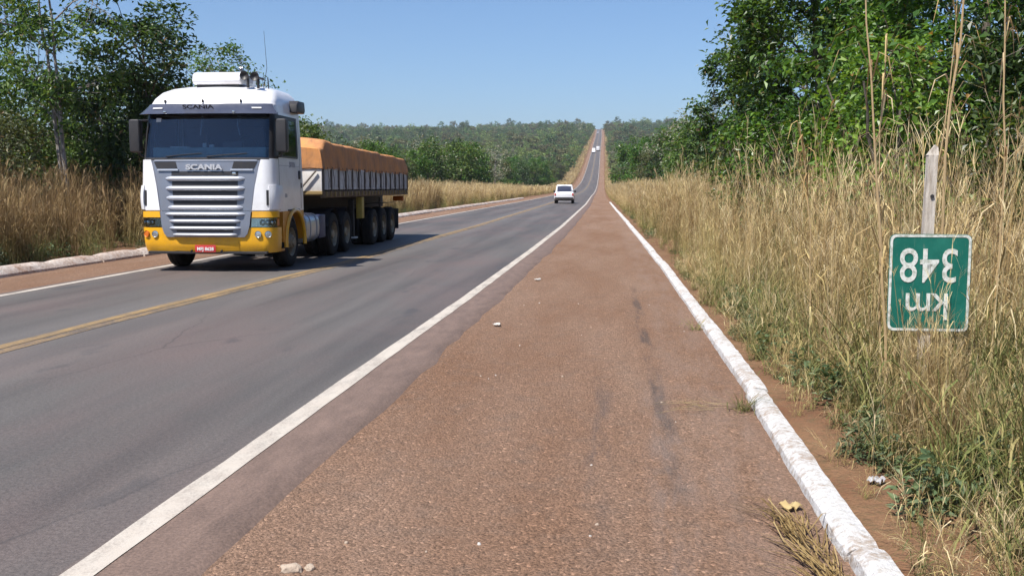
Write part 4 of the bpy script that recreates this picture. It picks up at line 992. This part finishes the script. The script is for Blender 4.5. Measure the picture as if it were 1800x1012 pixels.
# ================================================================= other vehicles
plain('car_white', (0.80, 0.80, 0.82), 0.25, 0, 0.1, (0.5, 0.45, 0.4), 2, coat=0.6)
plain('car_glass', (0.035, 0.04, 0.07), 0.06, 0, 0.05, coat=0.5)
plain('tail_red', (0.45, 0.02, 0.02), 0.3, 0, 0.1)
plain('car_silver', (0.6, 0.6, 0.6), 0.3, 0.5, 0.2)
def car(name, loc, rz, label, cat, pickup, group=None, paint='car_white', W=1.82, L=4.9, H=1.76):
    root = empty(name, loc, rz); tag(root, label, cat, group)      # local +y is the way it drives
    hw = W / 2
    prof_ = [(-L / 2, .50), (-L / 2 - .02, .95), (-L / 2 + .06, 1.02), (L / 2 - 1.3, 1.04), (L / 2 - .25, .92), (L / 2, .75), (L / 2 + .02, .42), (L / 2 - .5, .34), (-L / 2 + .3, .36)]
    body = MB().prism(prof_, 'x', -hw, hw).build('body', paint, root, bevel=.06, seg=3)
    ya, yb = (-.75, 1.15) if pickup else (-L / 2 + .25, 1.2)
    v = []
    for (y, z, k) in ((ya, 1.0, .96), (yb, 1.0, .95), (yb - .62, H, .80), (ya + (.30 if pickup else .35), H, .80)):
        v += [(-hw * k, y, z), (hw * k, y, z)]
    mb = MB().add(v, [(0, 1, 3, 2), (2, 3, 5, 4), (4, 5, 7, 6), (6, 7, 1, 0), (0, 2, 4, 6), (1, 7, 5, 3)])
    cabo = mb.build('cabin', paint, root, bevel=.07, seg=3)
    def pane(nm, y0, z0, y1, z1, k0, k1, off):
        MB().add([(-hw * k0, y0 + off, z0), (hw * k0, y0 + off, z0), (hw * k1, y1 + off, z1), (-hw * k1, y1 + off, z1), (-hw * k0, y0 + off * .3, z0), (hw * k0, y0 + off * .3, z0), (hw * k1, y1 + off * .3, z1), (-hw * k1, y1 + off * .3, z1)],
                 [(0, 1, 2, 3), (7, 6, 5, 4), (0, 4, 5, 1), (1, 5, 6, 2), (2, 6, 7, 3), (3, 7, 4, 0)]).build(nm, 'car_glass', cabo)
    dy = .30 if pickup else .35
    pane('rear_window', ya + .05, 1.13, ya + dy - .055, H - .13, .82, .70, -.03)
    pane('windscreen', yb - .08, 1.13, yb - .62 + .08, H - .1, .84, .72, .03)
    for s in (-1, 1):
        MB().add([(s * hw * .945, ya + .35, 1.08), (s * hw * .945, yb - .2, 1.08), (s * hw * .83, yb - .68, H - .13), (s * hw * .83, ya + .45, H - .13), (s * hw * .90, ya + .35, 1.08), (s * hw * .90, yb - .2, 1.08), (s * hw * .78, yb - .68, H - .13), (s * hw * .78, ya + .45, H - .13)],
                 [(0, 1, 2, 3), (7, 6, 5, 4), (0, 4, 5, 1), (1, 5, 6, 2), (2, 6, 7, 3), (3, 7, 4, 0)]).build('side_window', 'car_glass', cabo)
        MB().box((s * (hw - .09), -L / 2 - .015, .86), (.13, .05, .24)).build('tail_light', 'tail_red', body, bevel=.015)
        MB().box((s * (hw - .2), L / 2 - .02, .74), (.3, .06, .14)).build('headlight', 'lamp_chrome', body, bevel=.02)
        MB().box((s * (hw + .09), yb - .35, 1.12), (.18, .09, .20)).build('mirror', 'black_plastic', root, bevel=.03)
        for y in (-L / 2 + .95, L / 2 - .9):
            w = MB(); w.lathe_x([(-.11, .0), (-.11, .20), (-.115, .30), (-.08, .345), (.08, .345), (.115, .30), (.11, .2), (.11, 0)], 20, (s * (hw - .13), y, .345)); wo = w.build('wheel', 'tyre_rubber', root, smooth=True)
            MB().lathe_x([(s * .112, .2), (s * .10, .17), (s * .118, .05), (s * .12, 0)], 14, (s * (hw - .13), y, .345)).build('rim', 'car_silver', wo, smooth=True)
            MB().lathe_x([(s * .0, .40), (s * .02, .40)], 20, (s * (hw - .012), y, .36)).build('arch_trim', 'black_plastic', root)
    MB().box((0, -L / 2 - .06, .52), (W - .12, .14, .15)).build('rear_bumper', 'black_plastic' if pickup else paint, body, bevel=.03)
    MB().box((0, -L / 2 - .135, .66), (.42, .012, .13)).build('licence_plate', 'paper_white', body)
    MB().box((0, 0, .36), (W - .35, L - .6, .16)).build('underbody', 'chassis_dark', root)
    if H > 3: MB().box((0, -L / 2 + 2.6, 2.3), (W, 5.4, 2.5)).build('cargo_box', paint, root, bevel=.05)
    if pickup:
        mb = MB()
        for s in (-1, 1): mb.tube([(s * .68, -.95, 1.0), (s * .66, -.9, 1.62), (0, -.9, 1.68)], .035, 6)
        mb.build('roll_bar', 'car_silver', root, smooth=True)
        MB().box((0, -L / 2 + .86, 1.03), (W - .2, 1.55, .03)).build('bed_cover', 'car_white', root, bevel=.01)
    return root
car('pickup_truck', (-4.22, 96.3, .004), 0.02, 'white pickup truck driving away on the right lane', 'pickup', True)
yv = 770; car('distant_truck', (float(line_l(yv)) + 1.9, yv, float(prof(yv)) + .004), math.pi, 'tiny white truck coming down the left lane of the far hill', 'truck', False, W=2.5, H=3.3, L=7.5)
yv = 800; car('distant_truck', (float(line_r(yv)) - 1.8, yv, float(prof(yv)) + .004), 0, 'tiny white truck climbing the right lane of the far hill', 'truck', False, W=2.5, H=3.3, L=7.5)
yv = 1330; car('distant_car', (float(line_l(yv)) + 1.9, yv, float(prof(yv)) + .004), math.pi, 'white speck of a car near the top of the far road', 'car', False, W=2.3, H=2.6, L=5.6)

# ================================================================= kilometre marker, turned upside down on its post
g = G('sign_green'); c = g.co(); n = g.noise(c, 7, 5, .7); n2 = g.noise(g.mapv(c, (9, 1, 1)), 8, 4, .7)
col = g.mix(g.ramp(n, [(.4, 0), (.75, 1)]), (0.004, 0.105, 0.075), (0.015, 0.15, 0.11)); col = g.mix(g.ramp(n2, [(.60, 0), (.70, .7)]), col, (0.16, 0.22, 0.17))
MAT['sign_green'] = g.out(g.pbr(col, .45, spec=.4))
g = G('sign_white'); c = g.co(); n = g.noise(c, 28, 5, .7)
MAT['sign_white'] = g.out(g.pbr(g.mix(g.ramp(n, [(.46, 0), (.64, .85)]), (0.62, 0.63, 0.59), (0.26, 0.29, 0.22)), .5))
g = G('post_wood'); c = g.co(); n = g.noise(g.mapv(c, (1, 1, .15)), 30, 5, .7)
MAT['post_wood'] = g.out(g.pbr(g.mix(g.ramp(n, [(.4, 0), (.7, 1)]), (0.52, 0.47, 0.41), (0.26, 0.21, 0.16)), .85, normal=g.bump(n, .6, .02)))
sign = empty('kilometre_sign', (1.885, 6.06, terr(1.885, 6.06)), rad(-2))
tag(sign, 'green kilometre marker reading km 348 upside down on a whitish post in grass', 'sign')
zt = terr(1.885, 6.06)
pb = MB(); pp = [(0.0, 0.03, -.3), (-.004, .03, .5), (-.012, .03, 1.2), (.0, .035, 1.74)]; R = []
for (x, y, z), w in zip(pp, (.030, .030, .029, .027)): R.append([(x - w, y - .028, z), (x + w, y - .028, z), (x + w, y + .028, z), (x - w, y + .028, z), (x - w, y - .028, z)])
pb.grid(R); pb.add([(-.03, .007, 1.74), (.03, .007, 1.74), (.03, .063, 1.74), (-.03, .063, 1.74), (.012, .02, 1.80), (.028, .02, 1.785), (.028, .05, 1.785), (.012, .05, 1.80)], [(0, 1, 5, 4), (1, 2, 6, 5), (2, 3, 7, 6), (3, 0, 4, 7), (4, 5, 6, 7)])
pb.build('post', 'post_wood', sign, bevel=0)
MB().tube([(0.0, -.004, 1.50), (0.0, .0, 1.50)], .012, 8).build('bolt_hole', 'black_plastic', sign)
def rrect(w, h, r, n=5):
    P = []
    for cx, cy, a0 in ((w / 2 - r, h / 2 - r, 0), (-w / 2 + r, h / 2 - r, 90), (-w / 2 + r, -h / 2 + r, 180), (w / 2 - r, -h / 2 + r, 270)):
        P += [(cx + r * math.cos(rad(a0 + 90 * k / n)), cy + r * math.sin(rad(a0 + 90 * k / n))) for k in range(n + 1)]
    return P
zc = 1.035 - zt; SW, SH = .462, .575
panel = MB().prism([(x, z + zc) for x, z in rrect(SW, SH, .035)], 'y', -.010, -.004).build('panel', 'sign_green', sign)
ro, ri = rrect(SW - .006, SH - .006, .033), rrect(SW - .036, SH - .036, .024); m = len(ro)
MB().add([(x, -.0125, z + zc) for x, z in ro] + [(x, -.0125, z + zc) for x, z in ri], [(i, (i + 1) % m, (i + 1) % m + m, i + m) for i in range(m)]).build('border', 'sign_white', panel)
def sign_text(t, size, x, z, sx):
    o = link('lettering', text_mesh(t, size, .001, .0015, sx), 'sign_white', panel, (x, -.0125, z)); o.rotation_euler = (rad(90), rad(180), 0); return o
sign_text('348', .285, -.005, zc + .115, .80)
sign_text('km', .225, -.01, zc - .13, .92)

# ================================================================= litter and small plants on the shoulder
g = G('stone_pale'); c = g.co(); n = g.noise(c, 20, 5, .7)
MAT['stone_pale'] = g.out(g.pbr(g.mix(n, (0.48, 0.40, 0.31), (0.28, 0.2, 0.15)), .9, normal=g.bump(n, .8, .02)))
plain('litter_white', (0.52, 0.49, 0.45), .7, 0, .2)
plain('dead_leaf', (0.42, 0.31, 0.14), .7, 0, .5, (0.25, 0.17, 0.07), 20)
plain('litter_grey', (0.36, 0.36, 0.38), .4, 0, .4)
def rock(name, loc, dims, seed, mat, label, cat, rz=0):
    r = random.Random(seed); bm = bmesh.new(); bmesh.ops.create_icosphere(bm, subdivisions=2, radius=1)
    for v in bm.verts:
        k = 1 + .35 * mnoise.noise(v.co * 1.4 + Vector((seed, 0, 0))) + .12 * mnoise.noise(v.co * 4 + Vector((seed, 3, 0)))
        v.co = Vector((math.copysign(abs(v.co.x) ** .7, v.co.x) * dims[0], math.copysign(abs(v.co.y) ** .7, v.co.y) * dims[1], max(-.3, v.co.z) * dims[2])) * k * .5
    me = bpy.data.meshes.new(name); bm.to_mesh(me); bm.free()
    o = link(name, me, mat); o.location = loc; o.rotation_euler = (0, 0, rz); tag(o, label, cat); return o
SZ = -.028
rock('stone', (-1.33, 3.99, SZ + .008), (.10, .055, .05), 3, 'stone_pale', 'pale tan stone lying on the shoulder at the bottom edge', 'stone', .1)
rock('stone', (-1.26, 4.02, SZ + .004), (.04, .05, .03), 8, 'stone_pale', 'small chip beside the pale tan stone', 'stone', .5)
def paper(name, loc, w, d, h, seed, mat, label, cat, rz):
    rows = []
    for i in range(7):
        rows.append([((j / 6 - .5) * w, (i / 6 - .5) * d, h * (.5 + .8 * mnoise.noise(Vector((j * .6, i * .6, seed)))) + .004) for j in range(7)])
    mb = MB().grid(rows); mb.grid([[(x, y, z - .002) for x, y, z in r_] for r_ in rows], True)
    o = mb.build(name, mat, None, smooth=True); o.location = loc; o.rotation_euler = (0, 0, rz); tag(o, label, cat); return o
paper('paper_scrap', (-1.29, 11.5, SZ + .008), .085, .10, .03, 2.1, 'litter_white', 'small white paper scrap on the red shoulder, nearer one', 'litter', .3)
paper('paper_scrap', (-1.22, 17.26, SZ + .008), .09, .15, .025, 5.3, 'litter_white', 'farther white paper scrap on the shoulder near the edge line', 'litter', -.2)
paper('dead_leaf', (.93, 5.0, SZ + .012), .10, .075, .035, 7.7, 'dead_leaf', 'yellow dead leaf lying at the foot of the kerb', 'leaf', .6)
paper('plastic_scrap', (1.44, 5.36, terr(1.44, 5.36) + .008), .085, .07, .035, 9.1, 'litter_grey', 'crumpled pale plastic scrap in the weeds beside the kerb', 'litter', .9)
rr = random.Random(77)
for i in range(26):
    x = rr.uniform(-1.2, .9); y = rr.uniform(3.4, 14)
    rock('pebble', (x, y, SZ + .003), (rr.uniform(.008, .02),) * 3, 20 + i, 'stone_pale' if rr.random() < .6 else 'litter_white', 'tiny pale pebble lying on the red shoulder', 'pebble')['group'] = 'tiny pebbles scattered on the shoulder'
# ================================================================= grass (uncountable: stuff)
def blade_mat(name, stops, rough=0.7, trans=0.25, basecol=None):
    g = G(name); r = g.attr('rnd'); h = g.attr('hgt'); oi = g.n('ShaderNodeObjectInfo').outputs['Random']
    col = g.ramp(r, stops)
    if basecol: col = g.mix(g.math('MULTIPLY', g.ramp(h, [(0.0, 1), (0.55, 0)]), g.math('ADD', 0.25, g.math('MULTIPLY', oi, 0.6))), col, basecol)
    col = g.n('ShaderNodeHueSaturation', None, Hue=g.math('ADD', 0.49, g.math('MULTIPLY', oi, 0.02)), Saturation=1.0, Value=g.math('ADD', 0.78, g.math('MULTIPLY', oi, 0.44)), Color=col).outputs[0]
    mx = g.n('ShaderNodeMixShader', None, i0=trans, i1=g.pbr(col, rough, spec=0.3), i2=g.n('ShaderNodeBsdfTranslucent', None, Color=col))
    MAT[name] = g.out(mx)
blade_mat('dry_grass', [(0.0, (0.27, 0.165, 0.07)), (0.35, (0.45, 0.315, 0.14)), (0.7, (0.56, 0.42, 0.205)), (0.97, (0.70, 0.58, 0.36))], basecol=(0.22, 0.225, 0.065))
blade_mat('dry_grass_brown', [(0.0, (0.12, 0.072, 0.03)), (0.4, (0.22, 0.142, 0.06)), (0.8, (0.31, 0.21, 0.095)), (1.0, (0.44, 0.33, 0.18))], basecol=(0.12, 0.11, 0.04))
blade_mat('green_grass', [(0.0, (0.08, 0.10, 0.025)), (0.45, (0.155, 0.17, 0.05)), (0.75, (0.27, 0.235, 0.085)), (1.0, (0.44, 0.33, 0.16))])
leaf_mat('weed_leaf', (0.05, 0.085, 0.035), (0.085, 0.125, 0.05), (0.14, 0.18, 0.075), (0.3, 0.2, 0.09), 0.6, 0.25)

class Blades:
    def __init__(s): s.V = []; s.F = []; s.r = []; s.h = []
    def rib(s, pts, ws, wdir, rv, H):
        b = len(s.V)
        for p, w in zip(pts, ws):
            s.V += [tuple(p - wdir * w * .5), tuple(p + wdir * w * .5)]; s.r += [rv, rv]; s.h += [p.z / H] * 2
        for i in range(len(pts) - 1): s.F.append((b + 2 * i, b + 2 * i + 1, b + 2 * i + 3, b + 2 * i + 2))
    def mesh(s, name): return np_mesh(name, s.V, s.F, False, {'rnd': s.r, 'hgt': s.h})

def tuft(seed, n, H0, H1, rad_, w, lw, lean=.25, leaves=3, heads=True, green=0.0):
    r = random.Random(seed); B = Blades()
    for _ in range(n):
        a = r.uniform(0, 6.28); q = r.random() ** .6 * rad_; H = r.uniform(H0, H1)
        p0 = Vector((q * math.cos(a), q * math.sin(a), -0.05)); la = a + r.uniform(-1, 1); L = r.uniform(0.02, lean) * H
        d = Vector((math.cos(la), math.sin(la), 0)); k = 5; rv = r.random() * 0.95
        pts = [p0 + Vector((0, 0, 1)) * (H * t) * (1 - 0.12 * L * t) + d * (L * t ** 2.2) for t in [i / k for i in range(k + 1)]]
        wd = Vector((math.cos(la + 1.57 + r.uniform(-.8, .8)), math.sin(la + 1.57 + r.uniform(-.8, .8)), 0)).normalized()
        B.rib(pts, [w * (1 - .55 * i / k) for i in range(k + 1)], wd, rv, H1)
        if heads and r.random() < .6:
            t = pts[-1]; dd = (pts[-1] - pts[-2]).normalized()
            for j in range(4):
                e = (dd + Vector((r.uniform(-.5, .5), r.uniform(-.5, .5), r.uniform(-.2, .3)))).normalized() * r.uniform(.10, .22)
                st = t - dd * r.uniform(0, .18)
                B.rib([st, st + e * .5, st + e + Vector((0, 0, -.02))], [lw * .5, lw * .7, lw * .2], wd, min(.98, rv * .5 + .5), H1)
        for j in range(leaves):
            t = r.uniform(.08, .75); i = int(t * k); s0 = pts[i].lerp(pts[i + 1], t * k - i); la2 = r.uniform(0, 6.28); Ln = r.uniform(.22, .55) * (H / 1.6) ** .5
            o = Vector((math.cos(la2), math.sin(la2), 0)); up = r.uniform(.5, 1.3)
            lp = [s0 + o * (Ln * u * .75) + Vector((0, 0, Ln * (up * u - 1.15 * u * u))) for u in (0, .35, .7, 1.0)]
            wd2 = Vector((-o.y, o.x, 0)); B.rib(lp, [lw * .7, lw, lw * .7, lw * .12], wd2, min(.97, max(0, rv + r.uniform(-.3, .2))), H1)
    return B.mesh('grass_tuft_%d' % seed)
def weed(seed, H, R, n, leaf):
    w_, lv = tree_data(seed=seed, H=H, base=.03, R=R, nclump=n, per=14, leaf=leaf, sig=.05, flat=.8, trunk_r=.006, shell=.3)
    return None
def weed_mesh(seed, n, H, R, leaf):
    rn = np.random.RandomState(seed); m = n * 10; a = rn.uniform(0, 6.28, m); q = R * rn.uniform(0, 1, m) ** .5; z = H * rn.uniform(.05, 1, m) * (1 - .45 * q / R)
    C = np.stack([q * np.cos(a), q * np.sin(a), z], 1); N = unit(np.array([0, 0, 1]) + rn.normal(size=(m, 3)) * .5 + np.stack([np.cos(a), np.sin(a), 0 * a], 1) * .3)
    T = np.stack([np.cos(a), np.sin(a), 0 * a], 1) + rn.normal(size=(m, 3)) * .7; T = unit(T - N * (T * N).sum(1, keepdims=True)); L = leaf * rn.uniform(.6, 1.3, m)
    return leaves_mesh('weed_%d' % seed, C, N, T, L, L * rn.uniform(.3, .5, m), rn.uniform(0, .97, m))

near = [tuft(200 + i, 26, .9, 1.95, .17, .0045, .0065, .24, 2) for i in range(6)]
wisps = [tuft(210 + i, 9, 1.3, 2.45, .12, .005, .007, .30, 3) for i in range(3)]
fars = [tuft(220 + i, 34, .9, 1.9, .28, .010, .015, .22, 2) for i in range(5)]
vfar = [tuft(230 + i, 20, 1.0, 1.7, .6, .05, .09, .25, 2) for i in range(3)]
greens = [tuft(240 + i, 22, .25, .75, .14, .006, .009, .6, 2, False) for i in range(4)]
shorts = [tuft(250 + i, 18, .2, .6, .13, .004, .006, .8, 2, True) for i in range(3)]
weeds = [weed_mesh(260 + i, 14, .34, .17, .062) for i in range(4)]
def kind_objs(pref, meshes, mat):
    out = []
    for i, m in enumerate(meshes):
        m2 = m.copy(); m2.materials.append(MAT[mat]); out.append(proto_obj('%s_%d' % (pref, i), m2))
    return out
RN = np.random.RandomState(21)
class Sc:
    def __init__(s): s.P = []; s.R = []; s.S = []; s.I = []
    def put(s, x, y, k, sc_, tilt=.08):
        s.P.append((x, y, terr(x, y))); s.R.append((RN.normal() * tilt, RN.normal() * tilt, RN.uniform(0, 6.28))); s.S.append((sc_ * RN.uniform(.85, 1.2), sc_ * RN.uniform(.85, 1.2), sc_)); s.I.append(k)
def clump(x, y, f=.35): return .5 + .5 * hashn(x, y, f)
def field(S, y0, y1, d0, d1, dens, side, kinds, smin, smax, edge=.0, hole=None):
    n = int((y1 - y0) * (d1 - d0) * dens)
    for _ in range(n):
        y = RN.uniform(y0, y1); d = d0 + (d1 - d0) * RN.uniform(); x = float(kerb_r(y)) + .21 + d if side > 0 else float(kerb_l(y)) - .36 - d
        c_ = clump(x, y, .8)
        if RN.uniform() > .15 + c_ * 1.1: continue
        if hole and hole(x, y): continue
        e = min(1, .55 + (d - d0) / max(.01, edge)) if edge else 1
        S.put(x, y, kinds[RN.randint(len(kinds))], RN.uniform(smin, smax) * e * (.7 + .5 * c_))
# sight line to the sign stays mostly open, as in the picture
def hole_sign(x, y):
    if not (2.2 < y < 6.1): return False
    k = 6.0 / y; xx = x * k
    return 1.55 < xx < 2.2 and RN.uniform() < .72
# ---- right verge
S = Sc()
objs = kind_objs('near_tuft', near, 'dry_grass') + kind_objs('near_tuft_brown', near[:3], 'dry_grass_brown') + kind_objs('near_tuft_green', near[3:], 'green_grass') + kind_objs('near_wisp', wisps, 'dry_grass')
objs += kind_objs('rough_far_tuft', fars, 'dry_grass') + kind_objs('rough_far_tuft_green', fars[:2], 'green_grass') + kind_objs('wide_tuft', vfar, 'dry_grass')
# collections hand out their members by name: look every kind up by its place in the sorted list
names = sorted(o.name for o in objs); at_ = {n: i for i, n in enumerate(names)}
def ks(p): return [at_[n] for n in names if n.rsplit('_', 1)[0] == p]
NEAR = ks('near_tuft') * 4 + ks('near_tuft_brown') * 3 + ks('near_tuft_green') + ks('near_wisp') * 5
FAR = ks('rough_far_tuft') * 4 + ks('rough_far_tuft_green'); WIDE = ks('wide_tuft')
field(S, 6.2, 15, .40, 3.2, 13, 1, NEAR, .55, 1.12, .9)
field(S, 3.6, 6.2, .36, 3.2, 13, 1, NEAR, .35, .8, .9, hole_sign)
for _ in range(26): S.put(RN.uniform(1.78, 1.98), RN.uniform(5.7, 5.98), int(RN.choice(ks('near_tuft') + ks('near_tuft_brown'))), RN.uniform(.36, .48))
for _ in range(40): S.put(RN.uniform(1.66, 2.1), RN.uniform(5.3, 5.95), int(RN.choice(ks('near_tuft') + ks('near_tuft_brown'))), RN.uniform(.26, .42))
for _ in range(7): S.put(RN.uniform(1.62, 2.05), RN.uniform(5.5, 5.9), int(RN.choice(ks('near_wisp'))), RN.uniform(.42, .62))
field(S, 15, 40, .35, 4.2, 10, 1, NEAR, .55, 1.15, .8)
field(S, 30, 75, .3, 6.0, 6, 1, FAR, .65, 1.15, .8)
field(S, 75, 170, .3, 8.0, 4, 1, FAR, .7, 1.2, .8)
field(S, 170, 520, .4, 7.0, .9, 1, WIDE, .5, 1.0, .8)
field(S, 520, 1500, .8, 7.0, .3, 1, WIDE, .5, 1.0, .8)
field(S, 6, 15, 3.2, 8, 5, 1, NEAR, .7, 1.1)
scatter('dry_grass_right', S.P, S.R, S.S, S.I, objs, 'tall dry tan grass along the right verge', 'grass')
# ---- left verge
S = Sc(); objs = kind_objs('left_a_near', near, 'dry_grass_brown') + kind_objs('left_b_far', fars, 'dry_grass_brown') + kind_objs('left_c_tan', fars, 'dry_grass') + kind_objs('left_d_wide', vfar, 'dry_grass')
field(S, 6, 24, .7, 5.5, 8, -1, range(0, 11), .9, 1.25, .8)
field(S, 24, 48, .7, 6.0, 7, -1, range(6, 11), .95, 1.3, .8)
field(S, 48, 75, .8, 7.5, 6, -1, range(6, 16), .9, 1.15, .8)
field(S, 75, 170, .8, 8.5, 3.5, -1, range(11, 16), .85, 1.15, .8)
field(S, 170, 520, .8, 8.0, .9, -1, range(16, 19), .7, 1.1, .8)
field(S, 520, 1500, .8, 8.0, .3, -1, range(16, 19), .7, 1.1, .8)
scatter('dry_grass_left', S.P, S.R, S.S, S.I, objs, 'tall brown dry grass along the left verge', 'grass')
# ---- low green growth at the foot of the verges
S = Sc(); objs = kind_objs('green_tuft', greens, 'green_grass') + kind_objs('short_tuft', shorts, 'dry_grass') + kind_objs('weed_plant', weeds, 'weed_leaf')
def low(y0, y1, d0, d1, dens, side, kinds, a, b): field(S, y0, y1, d0, d1, dens, side, kinds, a, b)
low(2.0, 14, .22, 2.2, 30, 1, [0, 1, 2, 3, 3, 5, 7, 8, 9, 10], .6, 1.2)
low(2.0, 7.0, .5, 2.2, 26, 1, [7, 8, 9, 10, 0, 1, 2], .8, 1.5)
low(2.0, 20, .04, .55, 38, 1, [4, 5, 6, 4, 5, 0, 7, 1], .25, .7)
low(14, 60, .1, .9, 6, 1, [0, 1, 2, 4, 5, 8], .4, .95)
low(8, 60, .35, 1.4, 5, -1, [0, 1, 2, 3, 7, 8], .5, 1.1)
low(60, 120, .3, 1.4, 2, -1, [0, 1, 2, 4], .6, 1.1)
for _ in range(26):
    S.put(RN.normal(-12.1, .35), RN.normal(20.0, 1.1), int(RN.choice([0, 1, 2, 8, 9])), RN.uniform(.8, 1.3))
scatter('green_undergrowth', S.P, S.R, S.S, S.I, objs, 'low green weeds and short grass at the foot of the verges', 'undergrowth')
# ================================================================= single plants one can point to
def lone(name, mesh, mat, loc, scl, label, cat, rz=0.0, group=None):
    m = mesh.copy(); m.materials.append(MAT[mat]); o = bpy.data.objects.new(name, m); COL.objects.link(o)
    o.location = loc; o.scale = scl; o.rotation_euler = (0, 0, rz); tag(o, label, cat, group); return o
lone('grass_tuft', tuft(301, 60, .10, .26, .05, .005, .006, 1.4, 1, False), 'green_grass', (.99, 7.25, -.03), (1, 1, .75), 'green grass tuft growing against the kerb at a kerb joint', 'grass tuft')
lone('grass_tuft', tuft(302, 26, .10, .22, .05, .005, .006, 1.3, 1, False), 'green_grass', (1.0, 11.35, -.03), (1, 1, .9), 'small green grass tuft at the farther kerb joint', 'grass tuft')
# uprooted dry grass lying along the kerb
B = Blades(); r = random.Random(9)
for i in range(230):
    y0 = r.uniform(3.0, 4.75); x0 = .93 + r.gauss(0, .035) - .05 * (y0 > 4.4); L = r.uniform(.15, .5); a = rad(100) + r.gauss(0, .28)
    d = Vector((math.cos(a), math.sin(a), 0)); z = r.uniform(.0, .05)
    B.rib([Vector((x0, y0, z)), Vector((x0, y0, z + r.uniform(.01, .05))) + d * L * .5, Vector((x0, y0, z * .4)) + d * L], [.005, .006, .002], Vector((-d.y, d.x, 0)), r.random() * .9, .01)
lone('dry_grass_heap', B.mesh('dry_grass_heap'), 'dry_grass_brown', (0, 0, -.022), (1, 1, 1), 'heap of uprooted dry grass lying along the foot of the kerb', 'grass heap')
B = Blades()
for i in range(14):
    x0 = r.uniform(.62, .95); y0 = 7.35 + r.gauss(0, .12); L = r.uniform(.15, .4); a = r.uniform(2.6, 3.5); d = Vector((math.cos(a), math.sin(a), 0))
    B.rib([Vector((x0, y0, .01)), Vector((x0, y0, .03)) + d * L * .5, Vector((x0, y0, .006)) + d * L], [.005, .006, .002], Vector((-d.y, d.x, 0)), r.random() * .9, .2)
lone('dry_straw', B.mesh('dry_straw'), 'dry_grass', (0, 0, -.022), (1, 1, 1), 'loose dry straws on the shoulder beside the green tuft', 'straw')
# tall dead culms standing above the grass on the right
def culm(loc, H, lean, w, label, seed):
    r = random.Random(seed); mb = MB(); n = 9; pts = []
    for i in range(n + 1):
        t = i / n; pts.append(Vector((lean[0] * t ** 1.6 + .04 * math.sin(t * 4.2 + seed) + r.uniform(-.012, .012), lean[1] * t ** 1.6, H * t - .05)))
    root = empty('tall_grass_stalk', (loc[0], loc[1], terr(*loc))); tag(root, label, 'grass stalk')
    mb.tube(pts, [w * (1 - .6 * i / n) for i in range(n + 1)], 6); mb.build('stem', 'culm', root, smooth=True)
    B = Blades()
    for k in range(26):
        t = r.uniform(.15, .98); i = min(n - 1, int(t * n)); p = pts[i].lerp(pts[i + 1], t * n - i); a = r.uniform(0, 6.28); d = Vector((math.cos(a), math.sin(a), 0)); L = r.uniform(.12, .4)
        up = r.uniform(.2, 1.6) if t < .75 else r.uniform(1, 2.6)
        B.rib([p, p + d * L * .25 + Vector((0, 0, L * .35 * up)), p + d * L * .6 + Vector((0, 0, L * (.35 * up - .15))), p + d * L * .8 + Vector((0, 0, L * (.2 * up - .5)))], [.010, .013, .009, .002], Vector((-d.y, d.x, 0)), r.random() * .95, H)
    m = B.mesh('blades'); link('blades', m, 'dry_grass', root)['kind'] = 'stuff'
g = G('culm'); c = g.co(); n = g.noise(g.mapv(c, (1, 1, .3)), 18, 4, .7)
MAT['culm'] = g.out(g.pbr(g.mix(n, (0.30, 0.20, 0.10), (0.50, 0.37, 0.2)), .7))
culm((1.74, 6.5), 2.95, (-.13, 0), .011, 'tall thick dry stalk left of the sign, tip leaning left', 1)
culm((1.80, 6.7), 2.55, (-.02, .05), .007, 'thinner dry stalk just left of the sign post', 2)
culm((2.15, 6.6), 3.2, (.04, 0), .013, 'thickest tall dry stalk right of the sign post', 3)
culm((2.12, 6.9), 2.9, (.10, 0), .008, 'thin dry stalk beside the thickest stalk right of the sign', 4)
culm((2.52, 6.7), 3.2, (-.10, 0), .010, 'dry stalk at the right edge, leaning slightly left', 5)
culm((1.62, 8.2), 2.25, (-.10, 0), .006, 'thin dry stalk standing left of the sign before the dark bushes', 6)
culm((2.03, 4.4), 1.45, (.03, 0), .007, 'straight thin dry stalk in the weeds at lower right', 7)
culm((1.93, 4.05), .75, (.02, 0), .006, 'short pale stalk among the weeds at the bottom right corner', 8)

# ================================================================= air between here and the far hill
g = G('haze_air')
MAT['haze_air'] = g.out(None, g.n('ShaderNodeVolumePrincipled', None, Color=(0.80, 0.88, 1.0, 1), Density=0.00014, Anisotropy=0.2))
hz = MB().box((0, 2300, 85), (9000, 6000, 182)).build('haze', 'haze_air'); tag(hz, 'thin pale air softening the far hillside', 'haze', kind='stuff')
